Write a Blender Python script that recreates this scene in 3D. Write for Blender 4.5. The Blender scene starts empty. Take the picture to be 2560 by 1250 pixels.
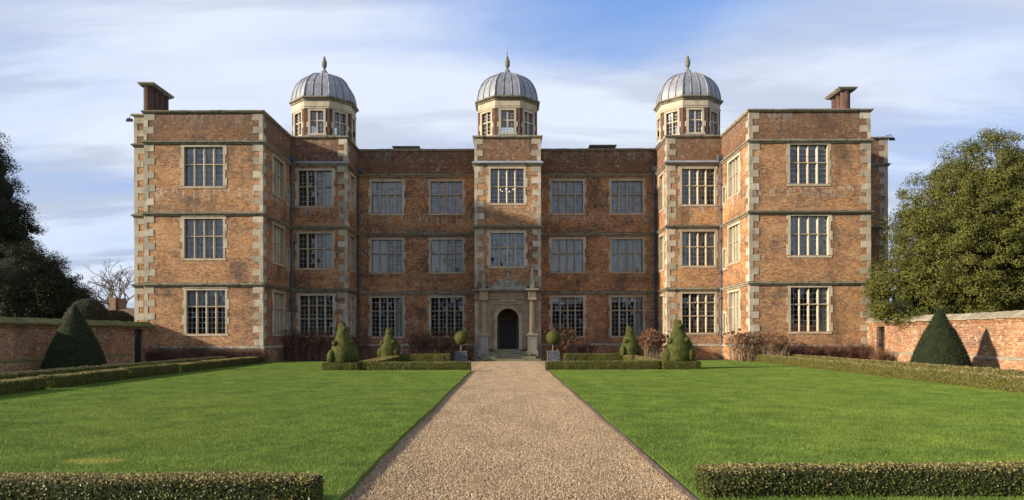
import bpy, bmesh, math, random
import numpy as np
from mathutils import Vector, Matrix, noise as mnoise

random.seed(7); RNG = np.random.default_rng(11)
SC = bpy.context.scene
COL = SC.collection
PI = math.pi

# ------------------------------------------------------------------ camera
cam = bpy.data.cameras.new('camera'); camo = bpy.data.objects.new('camera', cam); COL.objects.link(camo)
cam.sensor_width = 36.0; cam.lens = 1800 / 2560 * 36.0
cam.shift_x = 10 / 2560; cam.shift_y = 213 / 2560
cam.clip_start = 0.1; cam.clip_end = 4000
camo.location = (0, 0, 1.6)
camo.rotation_euler = (Matrix.Rotation(math.radians(90), 3, 'X') @ Matrix.Rotation(math.radians(-0.14), 3, 'Z')).to_euler()
SC.camera = camo

# ------------------------------------------------------------------ sun and sky
SUN_DIR = Vector((1.0, 0.30, -0.355)).normalized()          # the way the light travels
sun = bpy.data.lights.new('sun', 'SUN'); suno = bpy.data.objects.new('sun', sun); COL.objects.link(suno)
sun.energy = 5.0; sun.angle = math.radians(2.6); sun.color = (1.0, 0.87, 0.68)
suno.rotation_euler = SUN_DIR.to_track_quat('-Z', 'Y').to_euler(); suno.location = (-40, -10, 40)
VS = SC.view_settings
VS.view_transform = 'Standard'; VS.look = 'None'; VS.gamma = 1.0; VS.exposure = 0.92; VS.use_curve_mapping = False

CY = SC.cycles; CY.max_bounces = 6; CY.diffuse_bounces = 4; CY.glossy_bounces = 3; CY.transmission_bounces = 3; CY.transparent_max_bounces = 8; CY.caustics_reflective = False; CY.caustics_refractive = False
world = bpy.data.worlds.new('World'); SC.world = world; world.use_nodes = True
wn = world.node_tree; wn.nodes.clear()
def N(nt, typ, **kw):
    n = nt.nodes.new(typ)
    for k, v in kw.items(): setattr(n, k, v)
    return n
def LK(nt, a, b): nt.links.new(a, b)
def V(nt, sock, val):
    if hasattr(val, 'links') or isinstance(val, bpy.types.NodeSocket): nt.links.new(val, sock)
    else: sock.default_value = val
def MATH(nt, op, a, b=None, c=None, clamp=False):
    n = N(nt, 'ShaderNodeMath', operation=op, use_clamp=clamp)
    V(nt, n.inputs[0], a)
    if b is not None: V(nt, n.inputs[1], b)
    if c is not None: V(nt, n.inputs[2], c)
    return n.outputs[0]
def MIX(nt, f, a, b, mode='MIX'):
    n = N(nt, 'ShaderNodeMix', data_type='RGBA', blend_type=mode)
    V(nt, n.inputs[0], f)
    for s, v in ((n.inputs[6], a), (n.inputs[7], b)):
        if isinstance(v, tuple): s.default_value = (*v, 1.0) if len(v) == 3 else v
        else: nt.links.new(v, s)
    return n.outputs[2]
def SMOOTH(nt, x, lo, hi, a=0.0, b=1.0):
    n = N(nt, 'ShaderNodeMapRange', interpolation_type='SMOOTHSTEP')
    V(nt, n.inputs[0], x); n.inputs[1].default_value = lo; n.inputs[2].default_value = hi
    n.inputs[3].default_value = a; n.inputs[4].default_value = b
    return n.outputs[0]
def NOISE(nt, vec, scale, detail=3, rough=0.5, dist=0.0):
    n = N(nt, 'ShaderNodeTexNoise'); V(nt, n.inputs['Vector'], vec)
    n.inputs['Scale'].default_value = scale; n.inputs['Detail'].default_value = detail
    n.inputs['Roughness'].default_value = rough; n.inputs['Distortion'].default_value = dist
    return n.outputs['Fac']
def MAPV(nt, vec, scale=(1, 1, 1), rot=(0, 0, 0), loc=(0, 0, 0)):
    n = N(nt, 'ShaderNodeMapping'); V(nt, n.inputs[0], vec)
    n.inputs['Location'].default_value = loc; n.inputs['Rotation'].default_value = rot; n.inputs['Scale'].default_value = scale
    return n.outputs[0]
def COMB(nt, x, y, z):
    n = N(nt, 'ShaderNodeCombineXYZ')
    for s, v in zip(n.inputs, (x, y, z)): V(nt, s, v)
    return n.outputs[0]
def RAMP(nt, fac, stops):
    n = N(nt, 'ShaderNodeValToRGB'); V(nt, n.inputs[0], fac)
    cr = n.color_ramp
    while len(cr.elements) < len(stops): cr.elements.new(0.5)
    for e, (p, c) in zip(cr.elements, stops): e.position = p; e.color = (*c, 1)
    return n.outputs[0]

sky = N(wn, 'ShaderNodeTexSky', sky_type='NISHITA', sun_disc=False)
sky.sun_elevation = math.asin(-SUN_DIR.z); sky.sun_rotation = math.atan2(-SUN_DIR.x, -SUN_DIR.y)
sky.air_density = 1.0; sky.dust_density = 0.6; sky.ozone_density = 1.5
tc = N(wn, 'ShaderNodeTexCoord'); sep = N(wn, 'ShaderNodeSeparateXYZ'); LK(wn, tc.outputs['Generated'], sep.inputs[0])
zc = MATH(wn, 'ADD', MATH(wn, 'MAXIMUM', sep.outputs[2], 0.0), 0.16)
cp = COMB(wn, MATH(wn, 'DIVIDE', sep.outputs[0], zc), MATH(wn, 'DIVIDE', sep.outputs[1], zc), 0.0)
warp = NOISE(wn, MAPV(wn, cp, (0.9, 0.9, 1), (0, 0, 0.3), (4, 2, 0)), 1.3, 5, 0.55)
fib = NOISE(wn, MAPV(wn, cp, (0.45, 1.15, 1), (0, 0, -0.60), (1.0, 3.0, 0)), 1.5, 7, 0.55, 0.45)
spc = N(wn, 'ShaderNodeSeparateXYZ'); LK(wn, cp, spc.inputs[0])
gx = MATH(wn, 'DIVIDE', MATH(wn, 'SUBTRACT', spc.outputs[0], 0.22), 0.56); gy = MATH(wn, 'DIVIDE', MATH(wn, 'SUBTRACT', spc.outputs[1], 1.26), 0.58)
gap = MATH(wn, 'SQRT', MATH(wn, 'ADD', MATH(wn, 'MULTIPLY', gx, gx), MATH(wn, 'MULTIPLY', gy, gy)))
gap = MATH(wn, 'ADD', gap, MATH(wn, 'MULTIPLY', MATH(wn, 'SUBTRACT', warp, 0.5), 1.5))
thin = SMOOTH(wn, fib, 0.34, 0.62, 0.55, 1.0)
mask = MATH(wn, 'MULTIPLY', SMOOTH(wn, gap, 0.30, 1.20, 0.0, 1.0), thin)
mask = MATH(wn, 'MAXIMUM', mask, SMOOTH(wn, sep.outputs[2], 0.26, 0.04, 0.0, 0.92))
shade = NOISE(wn, MAPV(wn, cp, (0.5, 1.5, 1), (0, 0, -0.12), (7, 1, 0)), 1.35, 6, 0.58, 0.35)
lowf = SMOOTH(wn, sep.outputs[2], 0.06, 0.34, 1.0, 0.62)
dk = MATH(wn, 'MULTIPLY', SMOOTH(wn, shade, 0.56, 0.42), lowf)
ccol = MIX(wn, dk, (4.05, 4.4, 5.1), (2.7, 3.0, 3.7))
blue = MIX(wn, 0.60, sky.outputs[0], (0.85, 1.95, 4.9))
skyc = MIX(wn, mask, blue, ccol)
bg = N(wn, 'ShaderNodeBackground'); LK(wn, skyc, bg.inputs[0]); bg.inputs[1].default_value = 0.105
wo = N(wn, 'ShaderNodeOutputWorld'); LK(wn, bg.outputs[0], wo.inputs[0])

# ------------------------------------------------------------------ materials
def newmat(name):
    m = bpy.data.materials.new(name); m.use_nodes = True
    nt = m.node_tree; b = nt.nodes['Principled BSDF']
    b.inputs['Specular IOR Level'].default_value = 0.25
    return m, nt, b
def BUMP(nt, h, strength, dist, b):
    n = N(nt, 'ShaderNodeBump'); n.inputs['Strength'].default_value = strength; n.inputs['Distance'].default_value = dist
    V(nt, n.inputs['Height'], h); LK(nt, n.outputs[0], b.inputs['Normal'])
def POS(nt):
    g = N(nt, 'ShaderNodeNewGeometry'); return g.outputs['Position'], g

def mat_brick(name, stops, course=0.068, blen=0.21, mortar=(0.51, 0.40, 0.255), orange=0.5, grime=1.0, lime=1.0, patch_scale=0.32):
    m, nt, b = newmat(name)
    P, g = POS(nt)
    sp = N(nt, 'ShaderNodeSeparateXYZ'); LK(nt, P, sp.inputs[0])
    sn = N(nt, 'ShaderNodeSeparateXYZ'); LK(nt, g.outputs['True Normal'], sn.inputs[0])
    u = MATH(nt, 'SUBTRACT', MATH(nt, 'MULTIPLY', sp.outputs[1], sn.outputs[0]), MATH(nt, 'MULTIPLY', sp.outputs[0], sn.outputs[1]))
    wob = MATH(nt, 'MULTIPLY', MATH(nt, 'SUBTRACT', NOISE(nt, P, 0.9, 2), 0.5), 0.010)
    v = MATH(nt, 'ADD', sp.outputs[2], wob)
    vr = MATH(nt, 'DIVIDE', v, course); row = MATH(nt, 'FLOOR', vr); fv = MATH(nt, 'FRACT', vr)
    par = MATH(nt, 'MODULO', MATH(nt, 'ADD', row, 2000.0), 2.0)
    rw = N(nt, 'ShaderNodeTexWhiteNoise', noise_dimensions='1D'); LK(nt, row, rw.inputs['W'])
    ur = MATH(nt, 'ADD', MATH(nt, 'DIVIDE', u, MATH(nt, 'SUBTRACT', blen, MATH(nt, 'MULTIPLY', par, blen * 0.45))), MATH(nt, 'MULTIPLY', rw.outputs[0], 0.7))
    col = MATH(nt, 'FLOOR', ur); fu = MATH(nt, 'FRACT', ur)
    wnz = N(nt, 'ShaderNodeTexWhiteNoise', noise_dimensions='2D'); LK(nt, COMB(nt, col, row, 0), wnz.inputs['Vector'])
    wn2 = N(nt, 'ShaderNodeTexWhiteNoise', noise_dimensions='2D'); LK(nt, COMB(nt, MATH(nt, 'ADD', col, 37.3), row, 0), wn2.inputs['Vector'])
    patch = NOISE(nt, MAPV(nt, P, (1, 1, 1.9)), patch_scale, 4, 0.6)
    patch2 = NOISE(nt, MAPV(nt, P, (1, 1, 1.2), (0, 0, 0), (5, 9, 3)), 1.6, 3, 0.6)
    t = MATH(nt, 'ADD', MATH(nt, 'MULTIPLY', wnz.outputs[0], 0.62), MATH(nt, 'MULTIPLY', MATH(nt, 'SUBTRACT', patch, 0.5), 1.8))
    t = MATH(nt, 'ADD', t, MATH(nt, 'MULTIPLY', MATH(nt, 'SUBTRACT', patch2, 0.5), 0.55))
    band = NOISE(nt, MAPV(nt, P, (0.10, 0.10, 1.0), (0, 0, 0), (1, 2, 6)), 1.5, 3, 0.6)
    t = MATH(nt, 'ADD', t, MATH(nt, 'MULTIPLY', MATH(nt, 'SUBTRACT', band, 0.5), 0.75))
    t = MATH(nt, 'ADD', t, 0.18, clamp=True)
    c = RAMP(nt, t, stops)
    c = MIX(nt, MATH(nt, 'MULTIPLY', wn2.outputs[0], 0.35), c, (0.09, 0.05, 0.036))
    mj = MATH(nt, 'MAXIMUM', SMOOTH(nt, fv, 0.76, 0.90), SMOOTH(nt, fu, 0.93, 0.98))
    mjn = MATH(nt, 'MULTIPLY', mj, SMOOTH(nt, patch2, 0.25, 0.6, 0.45, 1.0))
    c = MIX(nt, mjn, c, mortar)
    # lime streaks under copings and ledges, dark algae low down
    st = NOISE(nt, MAPV(nt, P, (4, 4, 0.8)), 1.6, 4, 0.65)
    top = SMOOTH(nt, sp.outputs[2], 13.2, 14.3)
    l1 = MATH(nt, 'MULTIPLY', top, SMOOTH(nt, st, 0.48, 0.62, 0, 0.75 * lime))
    c = MIX(nt, l1, c, (0.44, 0.41, 0.37))
    par_d = MATH(nt, 'MULTIPLY', SMOOTH(nt, sp.outputs[2], 12.55, 12.75), SMOOTH(nt, patch, 0.25, 0.62, 0.22, 0.66 * grime))
    c = MIX(nt, par_d, c, (0.055, 0.032, 0.028))
    sm = NOISE(nt, MAPV(nt, P, (1, 1, 1), (0, 0, 0), (3, 1, 8)), 5.5, 3, 0.7)
    c = MIX(nt, SMOOTH(nt, sm, 0.585, 0.69, 0, 0.62 * lime), c, (0.56, 0.47, 0.335))
    sd = NOISE(nt, MAPV(nt, P, (1, 1, 1.5), (0, 0, 0), (21, 6, 3)), 5.0, 3, 0.7)
    c = MIX(nt, SMOOTH(nt, sd, 0.56, 0.68, 0, 0.65), c, (0.060, 0.036, 0.030))
    dk = NOISE(nt, MAPV(nt, P, (1, 1, 0.45), (0, 0, 0), (13, 4, 2)), 0.75, 5, 0.62)
    c = MIX(nt, SMOOTH(nt, dk, 0.50, 0.70, 0, 0.62 * grime), c, (0.060, 0.046, 0.036))
    eff = MATH(nt, 'MULTIPLY', MATH(nt, 'MULTIPLY', SMOOTH(nt, sp.outputs[2], 9.2, 9.8), SMOOTH(nt, sp.outputs[2], 10.1, 9.95)), SMOOTH(nt, st, 0.50, 0.64, 0, 0.7 * lime))
    c = MIX(nt, eff, c, (0.50, 0.47, 0.42))
    LK(nt, c, b.inputs['Base Color']); b.inputs['Roughness'].default_value = 0.9
    h = MATH(nt, 'ADD', MATH(nt, 'SUBTRACT', 1.0, mj), MATH(nt, 'MULTIPLY', wn2.outputs[0], 0.5))
    BUMP(nt, MATH(nt, 'ADD', h, MATH(nt, 'MULTIPLY', sm, 0.8)), 0.9, 0.012, b)
    return m
BR = [(0.0, (0.060, 0.036, 0.028)), (0.25, (0.185, 0.078, 0.044)), (0.48, (0.335, 0.140, 0.054)), (0.72, (0.48, 0.208, 0.066)), (1.0, (0.54, 0.31, 0.145))]
M = {}
M['brick'] = mat_brick('hall_brick', BR)
BRG = [(0.0, (0.10, 0.05, 0.038)), (0.3, (0.24, 0.105, 0.060)), (0.55, (0.32, 0.138, 0.062)), (0.8, (0.40, 0.195, 0.085)), (1.0, (0.46, 0.30, 0.17))]
M['gbrick'] = mat_brick('garden_wall_brick', BRG, 0.075, 0.24, (0.42, 0.35, 0.26), grime=0.7, lime=1.5)
BRD = [(0.0, (0.05, 0.025, 0.02)), (0.4, (0.14, 0.055, 0.035)), (0.7, (0.22, 0.085, 0.05)), (1.0, (0.28, 0.14, 0.08))]
M['dbrick'] = mat_brick('sooty_brick', BRD, 0.085, 0.2, (0.17, 0.12, 0.09), lime=0.3)

def mat_stone(name, base, light, dark, moss=0.6, scale=1.0, rough=0.85, lichen=0.5):
    m, nt, b = newmat(name); P, g = POS(nt)
    oi = N(nt, 'ShaderNodeObjectInfo')
    n1 = NOISE(nt, P, 1.1 * scale, 5, 0.62); n2 = NOISE(nt, P, 9 * scale, 4, 0.7); n3 = NOISE(nt, MAPV(nt, P, (1, 1, 0.4), (0, 0, 0), (3, 7, 1)), 2.6 * scale, 4, 0.65)
    c = MIX(nt, SMOOTH(nt, n1, 0.3, 0.7), base, light)
    c = MIX(nt, MATH(nt, 'MULTIPLY', oi.outputs['Random'], 0.65), c, dark)
    c = MIX(nt, SMOOTH(nt, n3, 0.47, 0.68, 0, 0.8), c, dark)
    c = MIX(nt, SMOOTH(nt, n2, 0.58, 0.74, 0, lichen), c, (0.52, 0.50, 0.44))
    sn = N(nt, 'ShaderNodeSeparateXYZ'); LK(nt, g.outputs['True Normal'], sn.inputs[0])
    up = MATH(nt, 'MULTIPLY', SMOOTH(nt, sn.outputs[2], 0.3, 0.8), SMOOTH(nt, n1, 0.34, 0.62, 0.25, 1.0))
    c = MIX(nt, MATH(nt, 'MULTIPLY', up, moss), c, (0.040, 0.043, 0.018))
    LK(nt, c, b.inputs['Base Color']); b.inputs['Roughness'].default_value = rough
    BUMP(nt, MATH(nt, 'ADD', n2, n1), 0.5, 0.012, b)
    return m
M['stone'] = mat_stone('buff_limestone', (0.42, 0.365, 0.27), (0.54, 0.485, 0.38), (0.20, 0.175, 0.13))
M['stone2'] = mat_stone('window_limestone', (0.45, 0.38, 0.27), (0.55, 0.48, 0.365), (0.30, 0.245, 0.17), lichen=0.35)
M['string'] = mat_stone('weathered_string_stone', (0.30, 0.26, 0.185), (0.42, 0.37, 0.275), (0.075, 0.068, 0.05), moss=0.97, scale=1.6)
M['porch'] = mat_stone('porch_ashlar', (0.36, 0.295, 0.195), (0.44, 0.385, 0.29), (0.21, 0.145, 0.08), moss=0.7)
M['porchg'] = mat_stone('grey_carved_stone', (0.26, 0.245, 0.20), (0.36, 0.345, 0.29), (0.13, 0.12, 0.09), moss=0.5, lichen=0.6)
M['finial'] = mat_stone('dark_finial_stone', (0.17, 0.16, 0.13), (0.25, 0.24, 0.20), (0.08, 0.075, 0.06), moss=0.5)
M['step'] = mat_stone('worn_step_stone', (0.20, 0.19, 0.12), (0.30, 0.28, 0.19), (0.10, 0.095, 0.055), moss=0.35)
M['coping'] = mat_stone('wall_coping_stone', (0.30, 0.26, 0.19), (0.40, 0.35, 0.26), (0.15, 0.125, 0.085), moss=0.15, scale=2)
M['mossy'] = mat_stone('mossy_coping_tile', (0.105, 0.105, 0.032), (0.165, 0.175, 0.035), (0.055, 0.045, 0.022), moss=0.1, scale=2.2, lichen=0.12)

def mat_plain(name, c, rough=0.7, metal=0.0, var=0.25, spec=0.25, scale=4.0, bump=0.0):
    m, nt, b = newmat(name); P, g = POS(nt)
    n = NOISE(nt, P, scale, 4, 0.6)
    d = tuple(x * (1 - var) for x in c); l = tuple(min(1, x * (1 + var)) for x in c)
    LK(nt, MIX(nt, SMOOTH(nt, n, 0.3, 0.7), d, l), b.inputs['Base Color'])
    b.inputs['Roughness'].default_value = rough; b.inputs['Metallic'].default_value = metal; b.inputs['Specular IOR Level'].default_value = spec
    if bump: BUMP(nt, n, bump, 0.01, b)
    return m
M['came'] = mat_plain('lead_came', (0.42, 0.43, 0.45), 0.5)
M['pipe'] = mat_plain('lead_pipe', (0.10, 0.11, 0.135), 0.55, 0.2)
M['black'] = mat_plain('black_iron', (0.012, 0.013, 0.016), 0.5, 0.2)
M['curtain'] = mat_plain('white_curtain', (0.72, 0.72, 0.70), 0.9, var=0.08)
M['blind'] = mat_plain('white_blind', (0.80, 0.80, 0.80), 0.9, var=0.05)
M['cloudblind'] = mat_plain('cloud_reflection_blind', (0.34, 0.36, 0.41), 0.9, var=0.45, scale=2.2)  # grey blind whose blotches imitate clouds reflected in the glass
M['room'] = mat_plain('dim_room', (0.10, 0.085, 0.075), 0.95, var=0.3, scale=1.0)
M['door'] = mat_plain('dark_oak_door', (0.045, 0.038, 0.038), 0.65, var=0.3)
M['gdoor'] = mat_plain('dark_teal_door', (0.012, 0.022, 0.026), 0.6)
M['lobby'] = mat_plain('lobby_plaster', (0.14, 0.11, 0.08), 0.9)
M['wood'] = mat_plain('weathered_board', (0.26, 0.22, 0.19), 0.8)
M['bark'] = mat_plain('bark', (0.075, 0.058, 0.045), 0.9, var=0.4, scale=6, bump=0.4)
M['bare'] = mat_plain('bare_bark', (0.13, 0.105, 0.08), 0.9, var=0.3)
M['twig'] = mat_plain('bare_twig', (0.125, 0.075, 0.055), 0.9, var=0.4, scale=3)
M['twigr'] = mat_plain('russet_twig', (0.17, 0.085, 0.055), 0.9, var=0.4, scale=3)
M['twigp'] = mat_plain('pale_stem', (0.30, 0.22, 0.14), 0.9, var=0.3, scale=3)
M['soil'] = mat_plain('bed_soil', (0.042, 0.030, 0.022), 0.95, var=0.5, scale=5, bump=0.8)
M['rooftile'] = mat_plain('cottage_tile', (0.13, 0.085, 0.06), 0.9, var=0.35, scale=2)
M['slate'] = mat_plain('pale_roof', (0.42, 0.42, 0.38), 0.8)
M['edging'] = mat_plain('timber_edging', (0.075, 0.055, 0.045), 0.85, var=0.4, scale=9)
M['gold'] = mat_plain('gilded_vane', (0.75, 0.62, 0.40), 0.3, 0.8)
M['ground'] = mat_plain('far_field', (0.055, 0.085, 0.025), 0.95, var=0.3, scale=0.3)
M['roof'] = mat_plain('lead_flat_roof', (0.20, 0.21, 0.23), 0.7)

def mat_lead():
    m, nt, b = newmat('dome_lead'); P, g = POS(nt)
    oi = N(nt, 'ShaderNodeObjectInfo'); sp = N(nt, 'ShaderNodeSeparateXYZ'); LK(nt, P, sp.inputs[0])
    n1 = NOISE(nt, P, 1.1, 5, 0.65); n2 = NOISE(nt, MAPV(nt, P, (3, 3, 0.6)), 2.2, 5, 0.65)
    c = MIX(nt, SMOOTH(nt, n1, 0.3, 0.7), (0.17, 0.185, 0.215), (0.29, 0.305, 0.34))
    c = MIX(nt, MATH(nt, 'MULTIPLY', oi.outputs['Random'], 0.3), c, (0.12, 0.12, 0.14))
    hi = SMOOTH(nt, sp.outputs[2], 17.2, 18.9)
    c = MIX(nt, MATH(nt, 'MULTIPLY', hi, SMOOTH(nt, n2, 0.46, 0.62, 0, 0.8)), c, (0.115, 0.075, 0.080))
    c = MIX(nt, SMOOTH(nt, n2, 0.60, 0.72, 0, 0.4), c, (0.40, 0.41, 0.44))
    LK(nt, c, b.inputs['Base Color']); b.inputs['Metallic'].default_value = 0.0; b.inputs['Roughness'].default_value = 0.5; b.inputs['Specular IOR Level'].default_value = 0.4
    BUMP(nt, n1, 0.4, 0.03, b)
    return m
M['lead'] = mat_lead()

def mat_glass():
    m, nt, b = newmat('old_window_glass'); nt.nodes.remove(b); out = nt.nodes['Material Output']
    tr = N(nt, 'ShaderNodeBsdfTransparent'); tr.inputs[0].default_value = (0.80, 0.86, 0.86, 1)
    gl = N(nt, 'ShaderNodeBsdfGlossy'); gl.inputs['Roughness'].default_value = 0.03; gl.inputs[0].default_value = (0.95, 0.97, 1, 1)
    P, g = POS(nt)
    bp = N(nt, 'ShaderNodeBump'); bp.inputs['Strength'].default_value = 0.11; bp.inputs['Distance'].default_value = 0.02
    LK(nt, NOISE(nt, P, 3.5, 2, 0.5), bp.inputs['Height']); LK(nt, bp.outputs[0], gl.inputs['Normal'])
    fr = N(nt, 'ShaderNodeFresnel'); fr.inputs[0].default_value = 1.85
    mx = N(nt, 'ShaderNodeMixShader')
    LK(nt, fr.outputs[0], mx.inputs[0]); LK(nt, tr.outputs[0], mx.inputs[1]); LK(nt, gl.outputs[0], mx.inputs[2])
    LK(nt, mx.outputs[0], out.inputs[0])
    return m
M['glass'] = mat_glass()

def mat_leaf(name, dark, light, trans=0.25, rough=0.55, nscale=1.3, spec=0.3):
    m, nt, b = newmat(name); out = nt.nodes['Material Output']
    P, g = POS(nt)
    rnd = g.outputs['Random Per Island']
    t = MATH(nt, 'ADD', MATH(nt, 'MULTIPLY', rnd, 0.6), MATH(nt, 'MULTIPLY', MATH(nt, 'SUBTRACT', NOISE(nt, P, nscale, 3, 0.6), 0.3), 1.0), clamp=True)
    c = MIX(nt, t, dark, light)
    LK(nt, c, b.inputs['Base Color']); b.inputs['Roughness'].default_value = rough; b.inputs['Specular IOR Level'].default_value = spec
    tl = N(nt, 'ShaderNodeBsdfTranslucent'); LK(nt, c, tl.inputs[0])
    mx = N(nt, 'ShaderNodeMixShader'); mx.inputs[0].default_value = trans
    LK(nt, b.outputs[0], mx.inputs[1]); LK(nt, tl.outputs[0], mx.inputs[2]); LK(nt, mx.outputs[0], out.inputs[0])
    return m
M['box'] = mat_leaf('box_leaf', (0.040, 0.050, 0.010), (0.150, 0.165, 0.030), spec=0.15, rough=0.6)
M['boxtan'] = mat_leaf('clipped_box_leaf', (0.16, 0.13, 0.05), (0.40, 0.33, 0.12), nscale=2)
M['boxbr'] = mat_leaf('winter_box_leaf', (0.13, 0.105, 0.025), (0.27, 0.20, 0.055), nscale=0.8)
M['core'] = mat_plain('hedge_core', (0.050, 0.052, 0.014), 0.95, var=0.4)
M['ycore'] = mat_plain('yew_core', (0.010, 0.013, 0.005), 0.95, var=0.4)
M['yewcone'] = mat_leaf('clipped_yew', (0.010, 0.019, 0.007), (0.052, 0.068, 0.019), trans=0.12, spec=0.1, nscale=2.2)
M['ydome'] = mat_leaf('old_yew_dome', (0.026, 0.030, 0.010), (0.068, 0.070, 0.023), trans=0.12, spec=0.1)
M['yew'] = mat_leaf('yew_spray', (0.030, 0.042, 0.010), (0.155, 0.148, 0.034), trans=0.15, nscale=0.5, spec=0.1)
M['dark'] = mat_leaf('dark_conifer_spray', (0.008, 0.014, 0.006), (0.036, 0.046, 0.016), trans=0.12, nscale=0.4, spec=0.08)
M['topi'] = mat_leaf('topiary_leaf', (0.050, 0.066, 0.012), (0.17, 0.19, 0.036), trans=0.2, nscale=2, spec=0.12)
M['ball'] = mat_leaf('bay_ball_leaf', (0.06, 0.075, 0.014), (0.18, 0.19, 0.038), trans=0.2, nscale=2, spec=0.12)
M['hyd'] = mat_leaf('dead_flower_head', (0.075, 0.032, 0.020), (0.27, 0.125, 0.065), trans=0.15, nscale=2.5)
M['evergreen'] = mat_leaf('shrub_leaf', (0.03, 0.04, 0.012), (0.09, 0.10, 0.03), trans=0.2)
def mat_grass(name, dark, light, tan):
    m, nt, b = newmat(name); out = nt.nodes['Material Output']
    P, g = POS(nt); rnd = g.outputs['Random Per Island']
    n1 = NOISE(nt, MAPV(nt, P, (0.85, 0.8, 1), (0, 0, 0.4)), 1.5, 6, 0.70); n2 = NOISE(nt, P, 0.22, 3, 0.5)
    t = MATH(nt, 'ADD', MATH(nt, 'MULTIPLY', rnd, 0.35), MATH(nt, 'MULTIPLY', MATH(nt, 'SUBTRACT', n1, 0.33), 1.75), clamp=True)
    c = MIX(nt, t, dark, light)
    c = MIX(nt, SMOOTH(nt, n2, 0.45, 0.75, 0, 0.35), c, (light[0] * 1.15, light[1] * 0.95, light[2]))
    n3 = NOISE(nt, MAPV(nt, P, (1, 1, 1), (0, 0, 0), (9, 4, 0)), 2.3, 4, 0.65)
    c = MIX(nt, SMOOTH(nt, n3, 0.54, 0.68, 0, 0.55), c, (dark[0] * 1.1, dark[1] * 1.15, dark[2] * 1.3))
    sp = N(nt, 'ShaderNodeSeparateXYZ'); LK(nt, P, sp.inputs[0])
    dx = MATH(nt, 'DIVIDE', MATH(nt, 'ADD', sp.outputs[0], 5.05), 0.42); dy = MATH(nt, 'DIVIDE', MATH(nt, 'SUBTRACT', sp.outputs[1], 8.75), 0.22)
    r = MATH(nt, 'ADD', MATH(nt, 'ADD', MATH(nt, 'MULTIPLY', dx, dx), MATH(nt, 'MULTIPLY', dy, dy)), MATH(nt, 'MULTIPLY', MATH(nt, 'SUBTRACT', NOISE(nt, P, 4, 3), 0.5), 1.6))
    c = MIX(nt, SMOOTH(nt, r, 0.3, 1.3, 0.75, 0.0), c, tan)
    LK(nt, c, b.inputs['Base Color']); b.inputs['Roughness'].default_value = 0.6
    tl = N(nt, 'ShaderNodeBsdfTranslucent'); LK(nt, c, tl.inputs[0])
    mx = N(nt, 'ShaderNodeMixShader'); mx.inputs[0].default_value = 0.3
    LK(nt, b.outputs[0], mx.inputs[1]); LK(nt, tl.outputs[0], mx.inputs[2]); LK(nt, mx.outputs[0], out.inputs[0])
    return m
M['grass'] = mat_grass('lawn_grass', (0.060, 0.112, 0.018), (0.225, 0.318, 0.052), (0.36, 0.34, 0.08))
def mat_gravel(name, geo):
    m, nt, b = newmat(name); P, g = POS(nt)
    if geo: t = g.outputs['Random Per Island']
    else:
        vo = N(nt, 'ShaderNodeTexVoronoi'); LK(nt, P, vo.inputs['Vector']); vo.inputs['Scale'].default_value = 55
        wv = N(nt, 'ShaderNodeTexWhiteNoise', noise_dimensions='3D'); LK(nt, vo.outputs['Color'], wv.inputs['Vector']); t = wv.outputs[0]
    c = RAMP(nt, t, [(0.0, (0.15, 0.10, 0.06)), (0.3, (0.275, 0.195, 0.118)), (0.65, (0.365, 0.268, 0.165)), (0.92, (0.45, 0.345, 0.225)), (1.0, (0.54, 0.46, 0.34))])
    pn = NOISE(nt, MAPV(nt, P, (1.6, 0.5, 1)), 0.9, 5, 0.65)
    c = MIX(nt, SMOOTH(nt, pn, 0.40, 0.68, 0, 0.5), c, (0.19, 0.135, 0.088))
    LK(nt, c, b.inputs['Base Color']); b.inputs['Roughness'].default_value = 0.85
    if not geo: BUMP(nt, vo.outputs['Distance'], 1.0, 0.02, b)
    return m
M['gravel'] = mat_gravel('gravel_bed', False); M['pebble'] = mat_gravel('gravel_stone', True)
def mat_planter():
    m, nt, b = newmat('lead_planter'); P, g = POS(nt)
    n = NOISE(nt, P, 14, 3, 0.6)
    LK(nt, MIX(nt, SMOOTH(nt, n, 0.35, 0.65), (0.06, 0.063, 0.075), (0.15, 0.155, 0.175)), b.inputs['Base Color'])
    b.inputs['Roughness'].default_value = 0.6; BUMP(nt, n, 0.6, 0.02, b)
    return m
M['planter'] = mat_planter()

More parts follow.
